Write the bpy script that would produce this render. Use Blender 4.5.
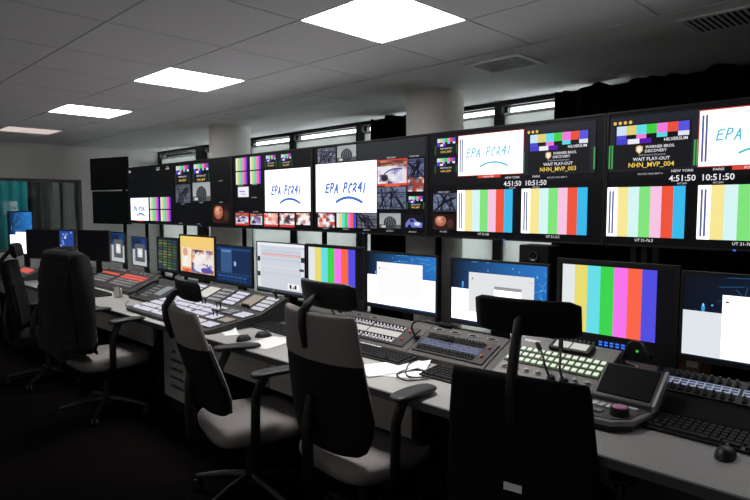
import bpy, bmesh, math, random
from mathutils import Vector, Matrix, Euler

for _o in list(bpy.data.objects):
    bpy.data.objects.remove(_o)
SC = bpy.context.scene
COL = SC.collection
PI = math.pi
R_ = math.radians
random.seed(7)

# ------------------------------------------------------------------ camera, world, exposure
cam_d = bpy.data.cameras.new('camera')
cam_d.sensor_width = 36.0
cam_d.lens = 36.0 * 588.0 / 750.0
cam_d.clip_start = 0.05
cam = bpy.data.objects.new('camera', cam_d)
COL.objects.link(cam)
cam.location = (0, 0, 1.55)
cam.rotation_euler = (PI / 2 - math.atan(43 / 588.0), 0, PI / 4)
SC.camera = cam

world = bpy.data.worlds.new('daylight')
SC.world = world
world.use_nodes = True
_bg = world.node_tree.nodes['Background']
_bg.inputs['Color'].default_value = (0.96, 0.985, 1.0, 1)
_bg.inputs['Strength'].default_value = 9.0

SC.view_settings.view_transform = 'Standard'
SC.view_settings.look = 'None'
SC.view_settings.exposure = 0.0
SC.view_settings.gamma = 1.0
SC.view_settings.use_curve_mapping = False
PANEL_LIGHT = 16.5           # radiance of a lit ceiling panel, wide part of its beam
PANEL_BEAM = 6.5           # watts of the narrower downward beam of a lit panel

# ------------------------------------------------------------------ helpers
def S(r, g, b):
    def f(c):
        c /= 255.0
        return c / 12.92 if c <= 0.04045 else ((c + 0.055) / 1.055) ** 2.4
    return (f(r), f(g), f(b))

MATS = {}
def mat(name, rgb, rough=0.6, metal=0.0, var=0.0, scale=40.0, bump=0.0, spec=0.4, detail=3.0):
    m = bpy.data.materials.new(name)
    m.use_nodes = True
    nt = m.node_tree
    b = nt.nodes['Principled BSDF']
    b.inputs['Roughness'].default_value = rough
    b.inputs['Metallic'].default_value = metal
    b.inputs['Specular IOR Level'].default_value = spec
    b.inputs['Base Color'].default_value = (*rgb, 1)
    if var or bump:
        tc = nt.nodes.new('ShaderNodeTexCoord')
        nz = nt.nodes.new('ShaderNodeTexNoise')
        nz.inputs['Scale'].default_value = scale
        nz.inputs['Detail'].default_value = detail
        nt.links.new(tc.outputs['Object'], nz.inputs['Vector'])
        if var:
            mx = nt.nodes.new('ShaderNodeMix')
            mx.data_type = 'RGBA'
            mx.inputs[6].default_value = (*[c * (1 - var) for c in rgb], 1)
            mx.inputs[7].default_value = (*[min(1, c * (1 + var)) for c in rgb], 1)
            nt.links.new(nz.outputs['Fac'], mx.inputs[0])
            nt.links.new(mx.outputs[2], b.inputs['Base Color'])
        if bump:
            bp = nt.nodes.new('ShaderNodeBump')
            bp.inputs['Strength'].default_value = bump
            bp.inputs['Distance'].default_value = 0.004
            nt.links.new(nz.outputs['Fac'], bp.inputs['Height'])
            nt.links.new(bp.outputs['Normal'], b.inputs['Normal'])
    MATS[name] = m
    return m

def emis(name, rgb, strength):
    m = mat(name, (0.02, 0.02, 0.02), 0.5)
    b = m.node_tree.nodes['Principled BSDF']
    b.inputs['Emission Color'].default_value = (*rgb, 1)
    b.inputs['Emission Strength'].default_value = strength
    return m

def screen_material():
    m = mat('screen_picture', (0.004, 0.004, 0.005), 0.42, spec=0.15)
    nt = m.node_tree
    a = nt.nodes.new('ShaderNodeAttribute')
    a.attribute_name = 'Col'
    b = nt.nodes['Principled BSDF']
    nt.links.new(a.outputs['Color'], b.inputs['Emission Color'])
    b.inputs['Emission Strength'].default_value = 1.0
    return m

def glass_material(name, tint, gloss=0.06):
    m = bpy.data.materials.new(name)
    m.use_nodes = True
    nt = m.node_tree
    nt.nodes.clear()
    o = nt.nodes.new('ShaderNodeOutputMaterial')
    mx = nt.nodes.new('ShaderNodeMixShader')
    t = nt.nodes.new('ShaderNodeBsdfTransparent')
    g = nt.nodes.new('ShaderNodeBsdfGlossy')
    t.inputs['Color'].default_value = (*tint, 1)
    g.inputs['Roughness'].default_value = 0.03
    mx.inputs[0].default_value = gloss
    nt.links.new(t.outputs[0], mx.inputs[1])
    nt.links.new(g.outputs[0], mx.inputs[2])
    nt.links.new(mx.outputs[0], o.inputs['Surface'])
    MATS[name] = m
    return m

def blind_material():
    m = bpy.data.materials.new('blind_fabric')
    m.use_nodes = True
    nt = m.node_tree
    nt.nodes.clear()
    o = nt.nodes.new('ShaderNodeOutputMaterial')
    add = nt.nodes.new('ShaderNodeAddShader')
    d = nt.nodes.new('ShaderNodeBsdfDiffuse')
    t = nt.nodes.new('ShaderNodeBsdfTranslucent')
    tc = nt.nodes.new('ShaderNodeTexCoord')
    wv = nt.nodes.new('ShaderNodeTexNoise')
    wv.inputs['Scale'].default_value = 90
    rp = nt.nodes.new('ShaderNodeMix')
    rp.data_type = 'RGBA'
    rp.inputs[6].default_value = (0.225, 0.228, 0.222, 1)
    rp.inputs[7].default_value = (0.275, 0.278, 0.27, 1)
    nt.links.new(tc.outputs['Object'], wv.inputs['Vector'])
    nt.links.new(wv.outputs['Fac'], rp.inputs[0])
    nt.links.new(rp.outputs[2], t.inputs['Color'])
    d.inputs['Color'].default_value = (0.25, 0.26, 0.26, 1)
    nt.links.new(d.outputs[0], add.inputs[0])
    nt.links.new(t.outputs[0], add.inputs[1])
    nt.links.new(add.outputs[0], o.inputs['Surface'])
    MATS['blind_fabric'] = m
    return m

M_WALL = mat('painted_wall', (0.72, 0.70, 0.68), 0.85, var=0.05, scale=6)
M_TILE = mat('ceiling_tile', (0.85, 0.84, 0.86), 0.9, var=0.06, scale=260, bump=0.05)
M_PLASTER = mat('ceiling_plaster', (0.80, 0.80, 0.80), 0.9, var=0.04, scale=9)
M_GRID = mat('ceiling_grid', (0.16, 0.16, 0.165), 0.7)
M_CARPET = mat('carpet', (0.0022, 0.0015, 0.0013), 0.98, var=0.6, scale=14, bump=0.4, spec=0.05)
M_COLUMN = mat('column_paint', (0.78, 0.75, 0.72), 0.7, var=0.03, scale=5)
M_FRAME = mat('dark_frame', (0.008, 0.008, 0.009), 0.5)
M_BLACK = mat('black_plastic', (0.007, 0.007, 0.0075), 0.5, var=0.15, scale=30)
M_BLACKM = mat('black_matte', (0.006, 0.006, 0.0065), 0.8, spec=0.15)
M_CURTAIN = mat('curtain_cloth', (0.004, 0.004, 0.0045), 0.95, var=0.3, scale=60, spec=0.1)
M_DESK = mat('desk_laminate', (0.300, 0.292, 0.280), 0.55, var=0.10, scale=120)
M_DESKEDGE = mat('desk_edge', (0.055, 0.055, 0.057), 0.6, var=0.05)
M_APRON = mat('desk_apron', (0.30, 0.29, 0.27), 0.7, var=0.06, scale=20)
M_DESKSIDE = mat('desk_pedestal', (0.10, 0.10, 0.11), 0.6, var=0.05)
M_TURRET = mat('console_gray', (0.056, 0.051, 0.047), 0.5, var=0.08, scale=30)
M_RACK = mat('rack_panel', (0.024, 0.023, 0.023), 0.45, var=0.1)
M_DECK = mat('deck_grey', (0.07, 0.07, 0.072), 0.5)
M_ROUTER = mat('router_metal', (0.19, 0.178, 0.168), 0.45, var=0.06)
M_SILVER = mat('silver_metal', (0.27, 0.27, 0.28), 0.42, 0.5, var=0.06)
M_STEEL = mat('mug_steel', (0.55, 0.53, 0.50), 0.25, 0.9)
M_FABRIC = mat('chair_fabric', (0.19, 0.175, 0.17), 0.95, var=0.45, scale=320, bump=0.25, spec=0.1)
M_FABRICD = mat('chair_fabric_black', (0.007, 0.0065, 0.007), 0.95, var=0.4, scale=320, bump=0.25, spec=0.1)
M_JACKET = mat('jacket_cloth', (0.010, 0.009, 0.010), 0.88, var=0.3, scale=50, bump=0.15, spec=0.2)
M_PAPER = mat('paper', (0.75, 0.75, 0.74), 0.8)
M_CARD = mat('cardboard', (0.30, 0.15, 0.075), 0.85, var=0.15, scale=12)
M_KEY = mat('key_black', (0.007, 0.007, 0.0075), 0.65, spec=.2)
M_KEYW = mat('key_white', (0.50, 0.50, 0.53), 0.5)
M_KEYG = mat('key_grey', (0.18, 0.18, 0.19), 0.5)
M_GRILLE = mat('vent_metal', (0.85, 0.85, 0.86), 0.5)
M_VOID = mat('vent_void', (0.02, 0.02, 0.02), 0.9)
M_TEAL = mat('teal_cloth', (0.010, 0.20, 0.21), 0.9, var=0.15, scale=3)
M_WHEEL = mat('jog_pink', (0.50, 0.20, 0.38), 0.4)
M_RED = mat('red_cap', (0.45, 0.05, 0.03), 0.4)
M_RAIL = mat('white_rail', (0.7, 0.7, 0.7), 0.5)
M_SCREEN = screen_material()
M_GLASS = glass_material('window_glass', (0.94, 0.97, 0.97), 0.05)
M_STGLASS = glass_material('studio_glass', (0.80, 0.85, 0.85), 0.07)
M_BLIND = blind_material()
M_PANEL = emis('light_diffuser', (1.0, 0.985, 0.97), PANEL_LIGHT)
M_PANELADDED = emis("light_diffuser_added", (1.0, 0.97, 0.95), 6.5)  # for the added fill panels out of view
M_PANELDIM = emis('light_diffuser_dim', (1.0, 0.84, 0.78), 0.66)
M_BTN_LIT = emis('button_lit_white', S(226, 226, 236), 0.72)
M_BTN_LIL = emis('button_lit_lilac', S(222, 220, 238), 0.82)
M_BTN_GRN = emis('button_lit_green', S(238, 244, 228), 0.9)
M_BTN_GRNR = emis('button_rim_green', S(150, 210, 140), 0.22)
M_BTN_RED = emis('button_lit_red', S(245, 95, 72), 0.7)
M_LED_BLUE = emis('led_blue', S(50, 120, 255), 1.2)
M_LED_GRN = emis('led_green', S(60, 220, 80), 0.8)
M_DISP_BLUE = emis('display_blue', S(118, 134, 190), 0.5)
M_DISP_WHITE = emis('display_white', S(190, 205, 235), 0.55)
M_DISPDARK = emis('display_dim', S(70, 80, 120), 0.5)
M_DISP_PALE = emis('display_pale', S(228, 224, 218), 0.75)
M_DISP_WARM = emis('display_warm', S(190, 170, 150), 0.55)

class MB:
    """collects geometry for ONE mesh object"""
    def __init__(self):
        self.v = []; self.f = []; self.m = []
    def add(self, vs, fs, mi=0):
        n = len(self.v)
        self.v += [tuple(p) for p in vs]
        for q in fs:
            self.f.append(tuple(i + n for i in q)); self.m.append(mi)
    def hexa(self, p, mi=0):
        self.add(p, [(0, 3, 2, 1), (4, 5, 6, 7), (0, 1, 5, 4), (1, 2, 6, 5), (2, 3, 7, 6), (3, 0, 4, 7)], mi)
    def box(self, x0, x1, y0, y1, z0, z1, mi=0, fn=None):
        p = [(x0, y0, z0), (x1, y0, z0), (x1, y1, z0), (x0, y1, z0), (x0, y0, z1), (x1, y0, z1), (x1, y1, z1), (x0, y1, z1)]
        if fn: p = [fn(*q) for q in p]
        self.hexa(p, mi)
    def prism_x(self, prof, x0, x1, mi=0):          # prof: list of (y,z), extruded along x
        n = len(prof)
        vs = [(x0, y, z) for y, z in prof] + [(x1, y, z) for y, z in prof]
        fs = [tuple(range(n)), tuple(range(2 * n - 1, n - 1, -1))]
        for i in range(n):
            j = (i + 1) % n
            fs.append((i, i + n, j + n, j))
        self.add(vs, fs, mi)
    def prism_z(self, poly, z0, z1, mi=0):
        n = len(poly)
        vs = [(x, y, z0) for x, y in poly] + [(x, y, z1) for x, y in poly]
        fs = [tuple(range(n - 1, -1, -1)), tuple(range(n, 2 * n))]
        for i in range(n):
            j = (i + 1) % n
            fs.append((i, j, j + n, i + n))
        self.add(vs, fs, mi)
    def loft(self, rings, mi=0, cap=True):
        n = len(rings[0])
        base = len(self.v)
        vs = [p for r in rings for p in r]
        fs = []
        for k in range(len(rings) - 1):
            for i in range(n):
                j = (i + 1) % n
                fs.append((k * n + i, k * n + j, (k + 1) * n + j, (k + 1) * n + i))
        if cap:
            fs.append(tuple(range(n - 1, -1, -1)))
            fs.append(tuple(range((len(rings) - 1) * n, len(rings) * n)))
        self.add(vs, fs, mi)
    def cyl(self, p0, p1, r0, r1=None, n=14, mi=0):
        self.tube([p0, p1], [r0, r0 if r1 is None else r1], n, mi)
    def tube(self, pts, r, n=8, mi=0, flat=1.0):
        pts = [Vector(p) for p in pts]
        if not isinstance(r, (list, tuple)): r = [r] * len(pts)
        rings = []
        up = Vector((0, 0, 1))
        prev = None
        for i, p in enumerate(pts):
            a = pts[max(i - 1, 0)]; b = pts[min(i + 1, len(pts) - 1)]
            t = (b - a).normalized()
            if prev is None:
                ref = up if abs(t.z) < 0.9 else Vector((1, 0, 0))
                u = t.cross(ref).normalized()
            else:
                u = (prev - t * prev.dot(t)).normalized()
            prev = u
            w = t.cross(u).normalized()
            rings.append([p + (u * math.cos(2 * PI * k / n) + w * math.sin(2 * PI * k / n) * flat) * r[i] for k in range(n)])
        self.loft(rings, mi)
    def build(self, name, mats, parent=None, smooth=None, bevel=0, world_root=False, subsurf=0):
        me = bpy.data.meshes.new(name)
        me.from_pydata(self.v, [], self.f)
        if not isinstance(mats, (list, tuple)): mats = [mats]
        for m in mats: me.materials.append(m)
        me.polygons.foreach_set('material_index', self.m)
        bm = bmesh.new(); bm.from_mesh(me)
        bmesh.ops.recalc_face_normals(bm, faces=bm.faces)
        bm.to_mesh(me); bm.free()
        if smooth:
            me.polygons.foreach_set('use_smooth', [True] * len(me.polygons))
            me.set_sharp_from_angle(angle=smooth)
        me.update()
        o = bpy.data.objects.new(name, me)
        COL.objects.link(o)
        if bevel:
            b = o.modifiers.new('bevel', 'BEVEL'); b.width = bevel; b.segments = 2; b.limit_method = 'ANGLE'
        if subsurf:
            b = o.modifiers.new('sub', 'SUBSURF'); b.levels = subsurf; b.render_levels = subsurf
        if parent is not None:
            par(o, parent, world_root)
        return o

def wm(o):
    m = Matrix.LocRotScale(o.location, o.rotation_euler, o.scale)
    if o.parent is not None:
        m = wm(o.parent) @ o.matrix_parent_inverse @ m
    return m
def par(o, parent, world_root=False):
    o.parent = parent
    if world_root:
        o.matrix_parent_inverse = wm(parent).inverted()
def tag(o, label=None, cat=None, group=None, kind=None):
    if label: o['label'] = label
    if cat: o['category'] = cat
    if group: o['group'] = group
    if kind: o['kind'] = kind
    return o
def thing(name, label, cat, loc=(0, 0, 0), rz=0.0, group=None):
    o = bpy.data.objects.new(name, None)
    COL.objects.link(o)
    o.empty_display_size = 0.1
    o.location = loc; o.rotation_euler = (0, 0, rz)
    return tag(o, label, cat, group)
def struct(o, label=None, cat=None):
    return tag(o, label, cat, None, 'structure')
def inst(name, mesh, loc, rot=(0, 0, 0), parent=None, world_root=True):
    o = bpy.data.objects.new(name, mesh)
    COL.objects.link(o)
    o.location = loc; o.rotation_euler = rot
    if parent is not None: par(o, parent, world_root)
    return o

def slope(y0, z0, y1, z1):
    """frame on an inclined console face: x, t (front 0 .. back 1), h (height above the face) -> world"""
    L = math.hypot(y1 - y0, z1 - z0)
    ty, tz = (y1 - y0) / L, (z1 - z0) / L
    def P(x, t, h): return (x, y0 + ty * t * L - tz * h, z0 + tz * t * L + ty * h)
    return P, math.atan2(z1 - z0, y1 - y0), L

# ------------------------------------------------------------------ screen pictures
_TXT = {}
def text_geo(s):
    if s not in _TXT:
        c = bpy.data.curves.new('txt', 'FONT'); c.body = s; c.size = 1.0; c.resolution_u = 2; c.offset = 0.012
        o = bpy.data.objects.new('txt', c); COL.objects.link(o)
        dg = bpy.context.evaluated_depsgraph_get()
        me = bpy.data.meshes.new_from_object(o.evaluated_get(dg))
        vs = [(v.co.x, v.co.y) for v in me.vertices]
        fs = [tuple(p.vertices) for p in me.polygons]
        bpy.data.objects.remove(o); bpy.data.curves.remove(c); bpy.data.meshes.remove(me)
        x0 = min(v[0] for v in vs); x1 = max(v[0] for v in vs)
        _TXT[s] = ([(x - x0, y) for x, y in vs], fs, x1 - x0)
    return _TXT[s]

GLY = {
 'E': [[(.9, 1), (.15, .93), (.08, .52), (.72, .58)], [(.08, .52), (0, .03), (.8, .08)]],
 'P': [[(.05, 0), (.2, 1), (.75, .97), (.85, .72), (.6, .5), (.15, .45)]],
 'A': [[(0, 0), (.55, 1), (.85, 0)], [(.2, .36), (.8, .4)]],
 'C': [[(.75, .95), (.35, .85), (.1, .45), (.25, .1), (.55, .05)], [(.55, 1.05), (.9, .9)]],
 'R': [[(.1, .8), (.45, 1), (.8, .85), (.65, .55), (.2, .4), (.05, .1)], [(.35, .42), (.85, .02)]],
 '4': [[(.75, -.02), (.85, 1), (.1, .4), (1, .42)]],
 '1': [[(.35, 0), (.55, 1)]],
}

class Scr:
    """a picture on a display: flat coloured faces in u (left-right), v (top-down)"""
    def __init__(self, w, h):
        self.w, self.h = w, h
        self.v = []; self.f = []; self.c = []; self.layer = 0
    def P(self, u, v):
        return ((u - .5) * self.w, -0.00025 * self.layer, (.5 - v) * self.h)
    def poly(self, pts, rgb, cols=None):
        n = len(self.v)
        self.v += [self.P(*p) for p in pts]
        self.f.append(tuple(range(n, n + len(pts))))
        self.c.append([S(*c) for c in cols] if cols else [S(*rgb)] * len(pts))
    def rect(self, u0, v0, u1, v1, rgb, lay=True):
        if lay: self.layer += 1
        self.poly([(u0, v1), (u1, v1), (u1, v0), (u0, v0)], rgb)
    def grad(self, u0, v0, u1, v1, ctl, ctr, cbl, cbr):
        self.layer += 1
        self.poly([(u0, v1), (u1, v1), (u1, v0), (u0, v0)], None, [cbl, cbr, ctr, ctl])
    def line(self, pts, wd, rgb):
        a = self.w / self.h
        for (u0, v0), (u1, v1) in zip(pts, pts[1:]):
            dx, dy = (u1 - u0) * a, v1 - v0
            L = math.hypot(dx, dy) or 1e-6
            nx, ny = -dy / L * wd / 2 / a, dx / L * wd / 2
            ex, ey = dx / L * wd * .3 / a, dy / L * wd * .3
            self.poly([(u0 - nx - ex, v0 - ny - ey), (u0 + nx - ex, v0 + ny - ey), (u1 + nx + ex, v1 + ny + ey), (u1 - nx + ex, v1 - ny + ey)], rgb)
    def ell(self, cu, cv, ru, rv, rgb, n=18, a0=0, a1=2 * PI):
        self.layer += 1
        self.poly([(cu + ru * math.cos(a0 + (a1 - a0) * i / n), cv - rv * math.sin(a0 + (a1 - a0) * i / n)) for i in range(n if a1 - a0 > 6.2 else n + 1)], rgb)
    def text(self, s, u, v, hgt, rgb, align='l', stretch=1.0):
        """v = baseline, hgt = capital height as fraction of the screen height"""
        self.layer += 1
        vs, fs, wd = text_geo(s)
        k = hgt / 0.69
        a = self.h / self.w
        tw = wd * k * a * stretch
        o = u - (tw / 2 if align == 'c' else tw if align == 'r' else 0)
        n = len(self.v)
        self.v += [self.P(o + x * k * a * stretch, v - y * k) for x, y in vs]
        for q in fs:
            self.f.append(tuple(i + n for i in q)); self.c.append([S(*rgb)] * len(q))
    def hand(self, u0, v0, u1, v1, rgb, wd):
        self.layer += 1
        word = 'EPA PCR41'
        n = len(word)
        cw = (u1 - u0) / n
        for i, ch in enumerate(word):
            if ch == ' ': continue
            for st in GLY[ch]:
                pts = []
                for x, y in st:
                    jy = .06 * math.sin(i * 2.1)
                    pts.append((u0 + cw * (i + .82 * x + .18 * y - .05), v1 - (v1 - v0) * (y + jy)))
                self.line(pts, wd, rgb)
    def arc(self, pts, wd, rgb):
        (x0, y0), (x1, y1), (x2, y2) = pts
        self.layer += 1
        P = []
        for i in range(11):
            t = i / 10
            P.append(((1 - t) ** 2 * x0 + 2 * t * (1 - t) * x1 + t * t * x2, (1 - t) ** 2 * y0 + 2 * t * (1 - t) * y1 + t * t * y2))
        self.line(P, wd, rgb)
    def bars(self, u0, v0, u1, v1, cols):
        self.layer += 1
        n = len(cols)
        for i, c in enumerate(cols):
            self.rect(u0 + (u1 - u0) * i / n, v0, u0 + (u1 - u0) * (i + 1) / n, v1, c, False)
    def mosaic(self, u0, v0, u1, v1, nx, ny, fn):
        self.layer += 1
        for i in range(nx):
            for j in range(ny):
                self.rect(u0 + (u1 - u0) * i / nx, v0 + (v1 - v0) * j / ny, u0 + (u1 - u0) * (i + 1) / nx, v0 + (v1 - v0) * (j + 1) / ny, fn((i + .5) / nx, (j + .5) / ny), False)
    def build(self, parent, y=0.0, z=0.0, name='screen'):
        me = bpy.data.meshes.new(name)
        me.from_pydata(self.v, [], self.f)
        at = me.color_attributes.new('Col', 'FLOAT_COLOR', 'CORNER')
        flat = [x for cs in self.c for c in cs for x in (*c, 1.0)]
        at.data.foreach_set('color', flat)
        me.materials.append(M_SCREEN)
        me.update()
        o = bpy.data.objects.new(name, me)
        COL.objects.link(o)
        o.location = (0, y, z)
        o.parent = parent
        return o

HOT = (310, 310, 312)        # blown-out white of the brightest screen areas
BARS = [(228, 232, 234), (232, 220, 112), (104, 222, 232), (60, 212, 78), (246, 116, 236), (252, 102, 72), (82, 78, 224)]
BARSP = [(320, 320, 316), (248, 232, 150), (214, 246, 246), (128, 228, 124), (248, 196, 228), (238, 84, 58), (56, 186, 236)]
BARSS = [(240, 236, 232), (214, 214, 120), (120, 222, 190), (110, 210, 150), (240, 130, 190), (230, 100, 190), (120, 60, 220)]

def t_branch(s, u0, v0, u1, v1, tint=(104, 112, 140)):
    rnd = random.Random(int(u0 * 997 + v0 * 131))
    def fn(a, b):
        k = .7 + .4 * rnd.random()
        return tuple(min(255, int(c * k)) for c in tint)
    s.mosaic(u0, v0, u1, v1, 9, 6, fn)
    s.layer += 1
    for i in range(9):
        x = u0 + (u1 - u0) * rnd.random(); x2 = u0 + (u1 - u0) * rnd.random(); xm = (x + x2) / 2 + (u1 - u0) * .1 * (rnd.random() - .5)
        y0 = v0 + (v1 - v0) * (.02 + .3 * rnd.random())
        s.line([(x, v1 - .008), (xm, (v0 + v1) / 2), (x2, y0)], .010 + .010 * rnd.random(), (26, 26, 40))
    for i in range(5):
        y = v0 + (v1 - v0) * rnd.random()
        s.line([(u0 + .003, y), (u1 - .003, min(v1 - .01, max(v0 + .01, y + .1 * (rnd.random() - .5))))], .008, (36, 36, 52))
def t_dome(s, u0, v0, u1, v1):
    w, h = u1 - u0, v1 - v0
    s.grad(u0, v0, u1, v1, (150, 155, 160), (160, 165, 168), (180, 182, 182), (170, 172, 170))
    s.rect(u0, v1 - h * .25, u1, v1, (88, 90, 88))
    s.ell(u0 + w * .5, v0 + h * .66, w * .3, h * .46, (52, 56, 62))
    s.layer += 1
    for k in range(4):
        s.line([(u0 + w * (.28 + .14 * k), v0 + h * .8), (u0 + w * (.38 + .08 * k), v0 + h * .28)], .008, (120, 124, 130))
    s.rect(u0 + w * .1, v1 - h * .18, u0 + w * .3, v1 - h * .04, (200, 200, 196))
def t_face(s, u0, v0, u1, v1):
    w, h = u1 - u0, v1 - v0
    s.grad(u0, v0, u1, v1, (40, 18, 14), (16, 10, 10), (60, 30, 22), (14, 10, 10))
    s.ell(u0 + w * .32, v0 + h * .42, w * .24, h * .36, (176, 104, 76))
    s.ell(u0 + w * .29, v0 + h * .36, w * .15, h * .23, (206, 142, 112))
    s.ell(u0 + w * .27, v0 + h * .30, w * .07, h * .09, (232, 180, 152))
    s.rect(u0 + w * .36, v0 + h * .30, u0 + w * .46, v0 + h * .36, (96, 50, 40))
    s.rect(u0 + w * .16, v0 + h * .04, u0 + w * .48, v0 + h * .12, (40, 22, 18))
    s.ell(u0 + w * .74, v0 + h * .6, w * .14, h * .3, (70, 40, 34))
    s.rect(u0 + w * .12, v0 + h * .78, u0 + w * .6, v1, (52, 26, 20))
def t_car(s, u0, v0, u1, v1):
    w, h = u1 - u0, v1 - v0
    s.rect(u0, v0, u1, v1, (14, 16, 26))
    s.layer += 1
    s.poly([(u0 + w * .05, v0 + h * .85), (u0 + w * .92, v0 + h * .85), (u0 + w * .95, v0 + h * .55), (u0 + w * .7, v0 + h * .48), (u0 + w * .5, v0 + h * .25), (u0 + w * .25, v0 + h * .3), (u0 + w * .08, v0 + h * .58)], (110, 120, 200))
    s.ell(u0 + w * .68, v0 + h * .62, w * .16, h * .12, (224, 228, 246))
    s.ell(u0 + w * .28, v0 + h * .8, w * .1, h * .13, (20, 20, 30))
    s.rect(u0 + w * .3, v0 + h * .32, u0 + w * .5, v0 + h * .5, (36, 40, 60))
def t_photo(s, u0, v0, u1, v1, seed, pal, nx=14, ny=10):
    """small blurred picture: patches of a palette with soft grain"""
    rnd = random.Random(seed * 31 + 7)
    gx, gy = 5, 4
    g = [[rnd.choice(pal) for _ in range(gy + 1)] for _ in range(gx + 1)]
    def fn(a, b):
        x, y = a * gx + .5 * (rnd.random() - .5), b * gy + .5 * (rnd.random() - .5)
        x = min(max(x, 0), gx - .001); y = min(max(y, 0), gy - .001)
        i, j = int(x), int(y); fx, fy = x - i, y - j
        fx = min(1, max(0, (fx - .5) * 2.2 + .5)); fy = min(1, max(0, (fy - .5) * 2.2 + .5))
        return tuple(max(0, min(255, g[i][j][c] * (1 - fx) * (1 - fy) + g[i + 1][j][c] * fx * (1 - fy) + g[i][j + 1][c] * (1 - fx) * fy + g[i + 1][j + 1][c] * fx * fy)) for c in range(3))
    s.mosaic(u0, v0, u1, v1, nx, ny, fn)
def t_mix(s, u0, v0, u1, v1, seed=0, pal=None):
    t_photo(s, u0, v0, u1, v1, seed, pal or [(246, 242, 240), (236, 236, 240), (230, 150, 130), (60, 50, 80), (210, 70, 60), (190, 190, 215), (255, 250, 246), (250, 246, 240), (90, 60, 60)])
def t_race(s, u0, v0, u1, v1, seed=0):
    w, h = u1 - u0, v1 - v0
    t_photo(s, u0, v0, u1, v1, seed + 40, [(236, 232, 238), (206, 202, 228), (226, 224, 234), (150, 140, 190), (240, 236, 236), (90, 70, 96)])
    t_photo(s, u0, v0, u1, v0 + h * .24, seed + 60, [(150, 90, 70), (96, 54, 50), (190, 140, 110)], 10, 3)
    s.arc([(u0 + w * .08, v0 + h * .9), (u0 + w * .3, v0 + h * .25), (u0 + w * .85, v0 + h * .4)], .014, (66, 60, 120))
    s.ell(u0 + w * .26, v0 + h * .76, w * .12, h * .14, (50, 40, 56))
def t_slate(s, u0, v0, u1, v1, name=None, big=False):
    """test card: rows of colour blocks and caption lines"""
    w, h = u1 - u0, v1 - v0
    s.rect(u0 - .01, v0 - .01, u1 + .01, v1, (22, 22, 26))
    r1 = [(206, 226, 244), (226, 208, 116), (96, 220, 232), (64, 206, 64), (240, 122, 222), (232, 80, 58), (86, 84, 220)]
    rows = h * (.42 if big else .5) / 3.4
    s.bars(u0, v0, u1, v0 + rows * 1.7, r1)
    r2 = [(76, 76, 208), (14, 14, 18), (238, 124, 216), (14, 14, 18), (92, 214, 226), (14, 14, 18), (226, 230, 240)]
    s.bars(u0, v0 + rows * 1.7, u1, v0 + rows * 2.5, r2)
    s.bars(u0, v0 + rows * 2.5, u1, v0 + rows * 3.4, [(70, 64, 200), (236, 236, 246), (84, 22, 168), (10, 10, 14), (10, 10, 14), (10, 10, 14)])

def corner_lines(s, u, v0, v1, col=(90, 100, 150)):
    s.layer += 1
    s.rect(u, v0, u + .008, v1, col, False); s.rect(u + .013, v0, u + .021, v1, col, False)

def slate_big(s, u0, num, meters=True):
    """the large slate with HILVERSUM block and play-out caption; u0..u0+.289"""
    u1 = u0 + .289
    s.rect(u0 - .03, .03, u1 + .035, .44, (34, 36, 44))
    v0 = .10
    t_slate(s, u0, v0, u1, v0 + .33, big=True)
    for k in range(3 if num == '3' else 4):
        s.ell(u0 - .008 + .022 * k, .075, .007, .013, (236, 190, 90))
        s.rect(u0 - .013 + .022 * k, .068, u0 - .003 + .022 * k, .074, (236, 190, 90))
    s.text('HILVERSUM', u1 - .004, .232, .022, (240, 240, 246), 'r')
    # shield emblem
    s.layer += 1
    cu, cv = u0 + .098, .283
    s.poly([(cu, cv + .034), (cu + .014, cv + .012), (cu + .014, cv - .022), (cu, cv - .03), (cu - .014, cv - .022), (cu - .014, cv + .012)], (228, 186, 130))
    s.layer += 1
    s.poly([(cu, cv + .022), (cu + .009, cv + .008), (cu + .009, cv - .014), (cu, cv - .02), (cu - .009, cv - .014), (cu - .009, cv + .008)], (244, 238, 232))
    s.text('WARNER BROS.', u0 + .122, .278, .020, (236, 236, 240))
    s.text('DISCOVERY', u0 + .122, .308, .020, (236, 236, 240))
    s.text('NHN Hilversum Netherlands', u0 + .15, .332, .011, (170, 170, 180), 'c')
    s.text('WAIT PLAY-OUT', u0 + .147, .368, .024, (236, 236, 246), 'c')
    s.text('NHN_MVP_00' + num, u0 + .147, .415, .034, (240, 206, 90), 'c')
    s.text('005 025 NHN MVP ' + num, u0 + .145, .474, .014, (170, 170, 180), 'c')

def clock(s, u, name, t):
    s.text(name, u, .462, .017, (220, 220, 226), 'c', 1.15)
    s.text(t, u, .528, .042, (240, 240, 246), 'c')
    s.text('SAT JAN', u, .551, .012, (200, 200, 206), 'c')

def epa_tile(s, u0, v0, u1, v1, col=(64, 112, 206), wd=.016, t=(.16, .40, .82, .60), lines=False):
    s.rect(u0, v0, u1, v1, HOT)
    w, h = u1 - u0, v1 - v0
    s.hand(u0 + w * t[0], v0 + h * t[1], u0 + w * t[2], v0 + h * t[3], col, wd)
    s.arc([(u0 + w * .36, v0 + h * .79), (u0 + w * .56, v0 + h * .61), (u0 + w * .78, v0 + h * .80)], wd * 1.4, col)
    if lines: corner_lines(s, u0 + .008, v0 + .03, v1 - .03)

# ------------------------------------------------------------------ the room
XL, XR, YB, YW, ZC = -9.70, 2.40, -2.20, 4.50, 2.48

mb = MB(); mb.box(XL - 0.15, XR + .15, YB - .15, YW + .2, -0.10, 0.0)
struct(mb.build('floor', M_CARPET), 'dark carpeted floor under the desks', 'floor')

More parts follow.
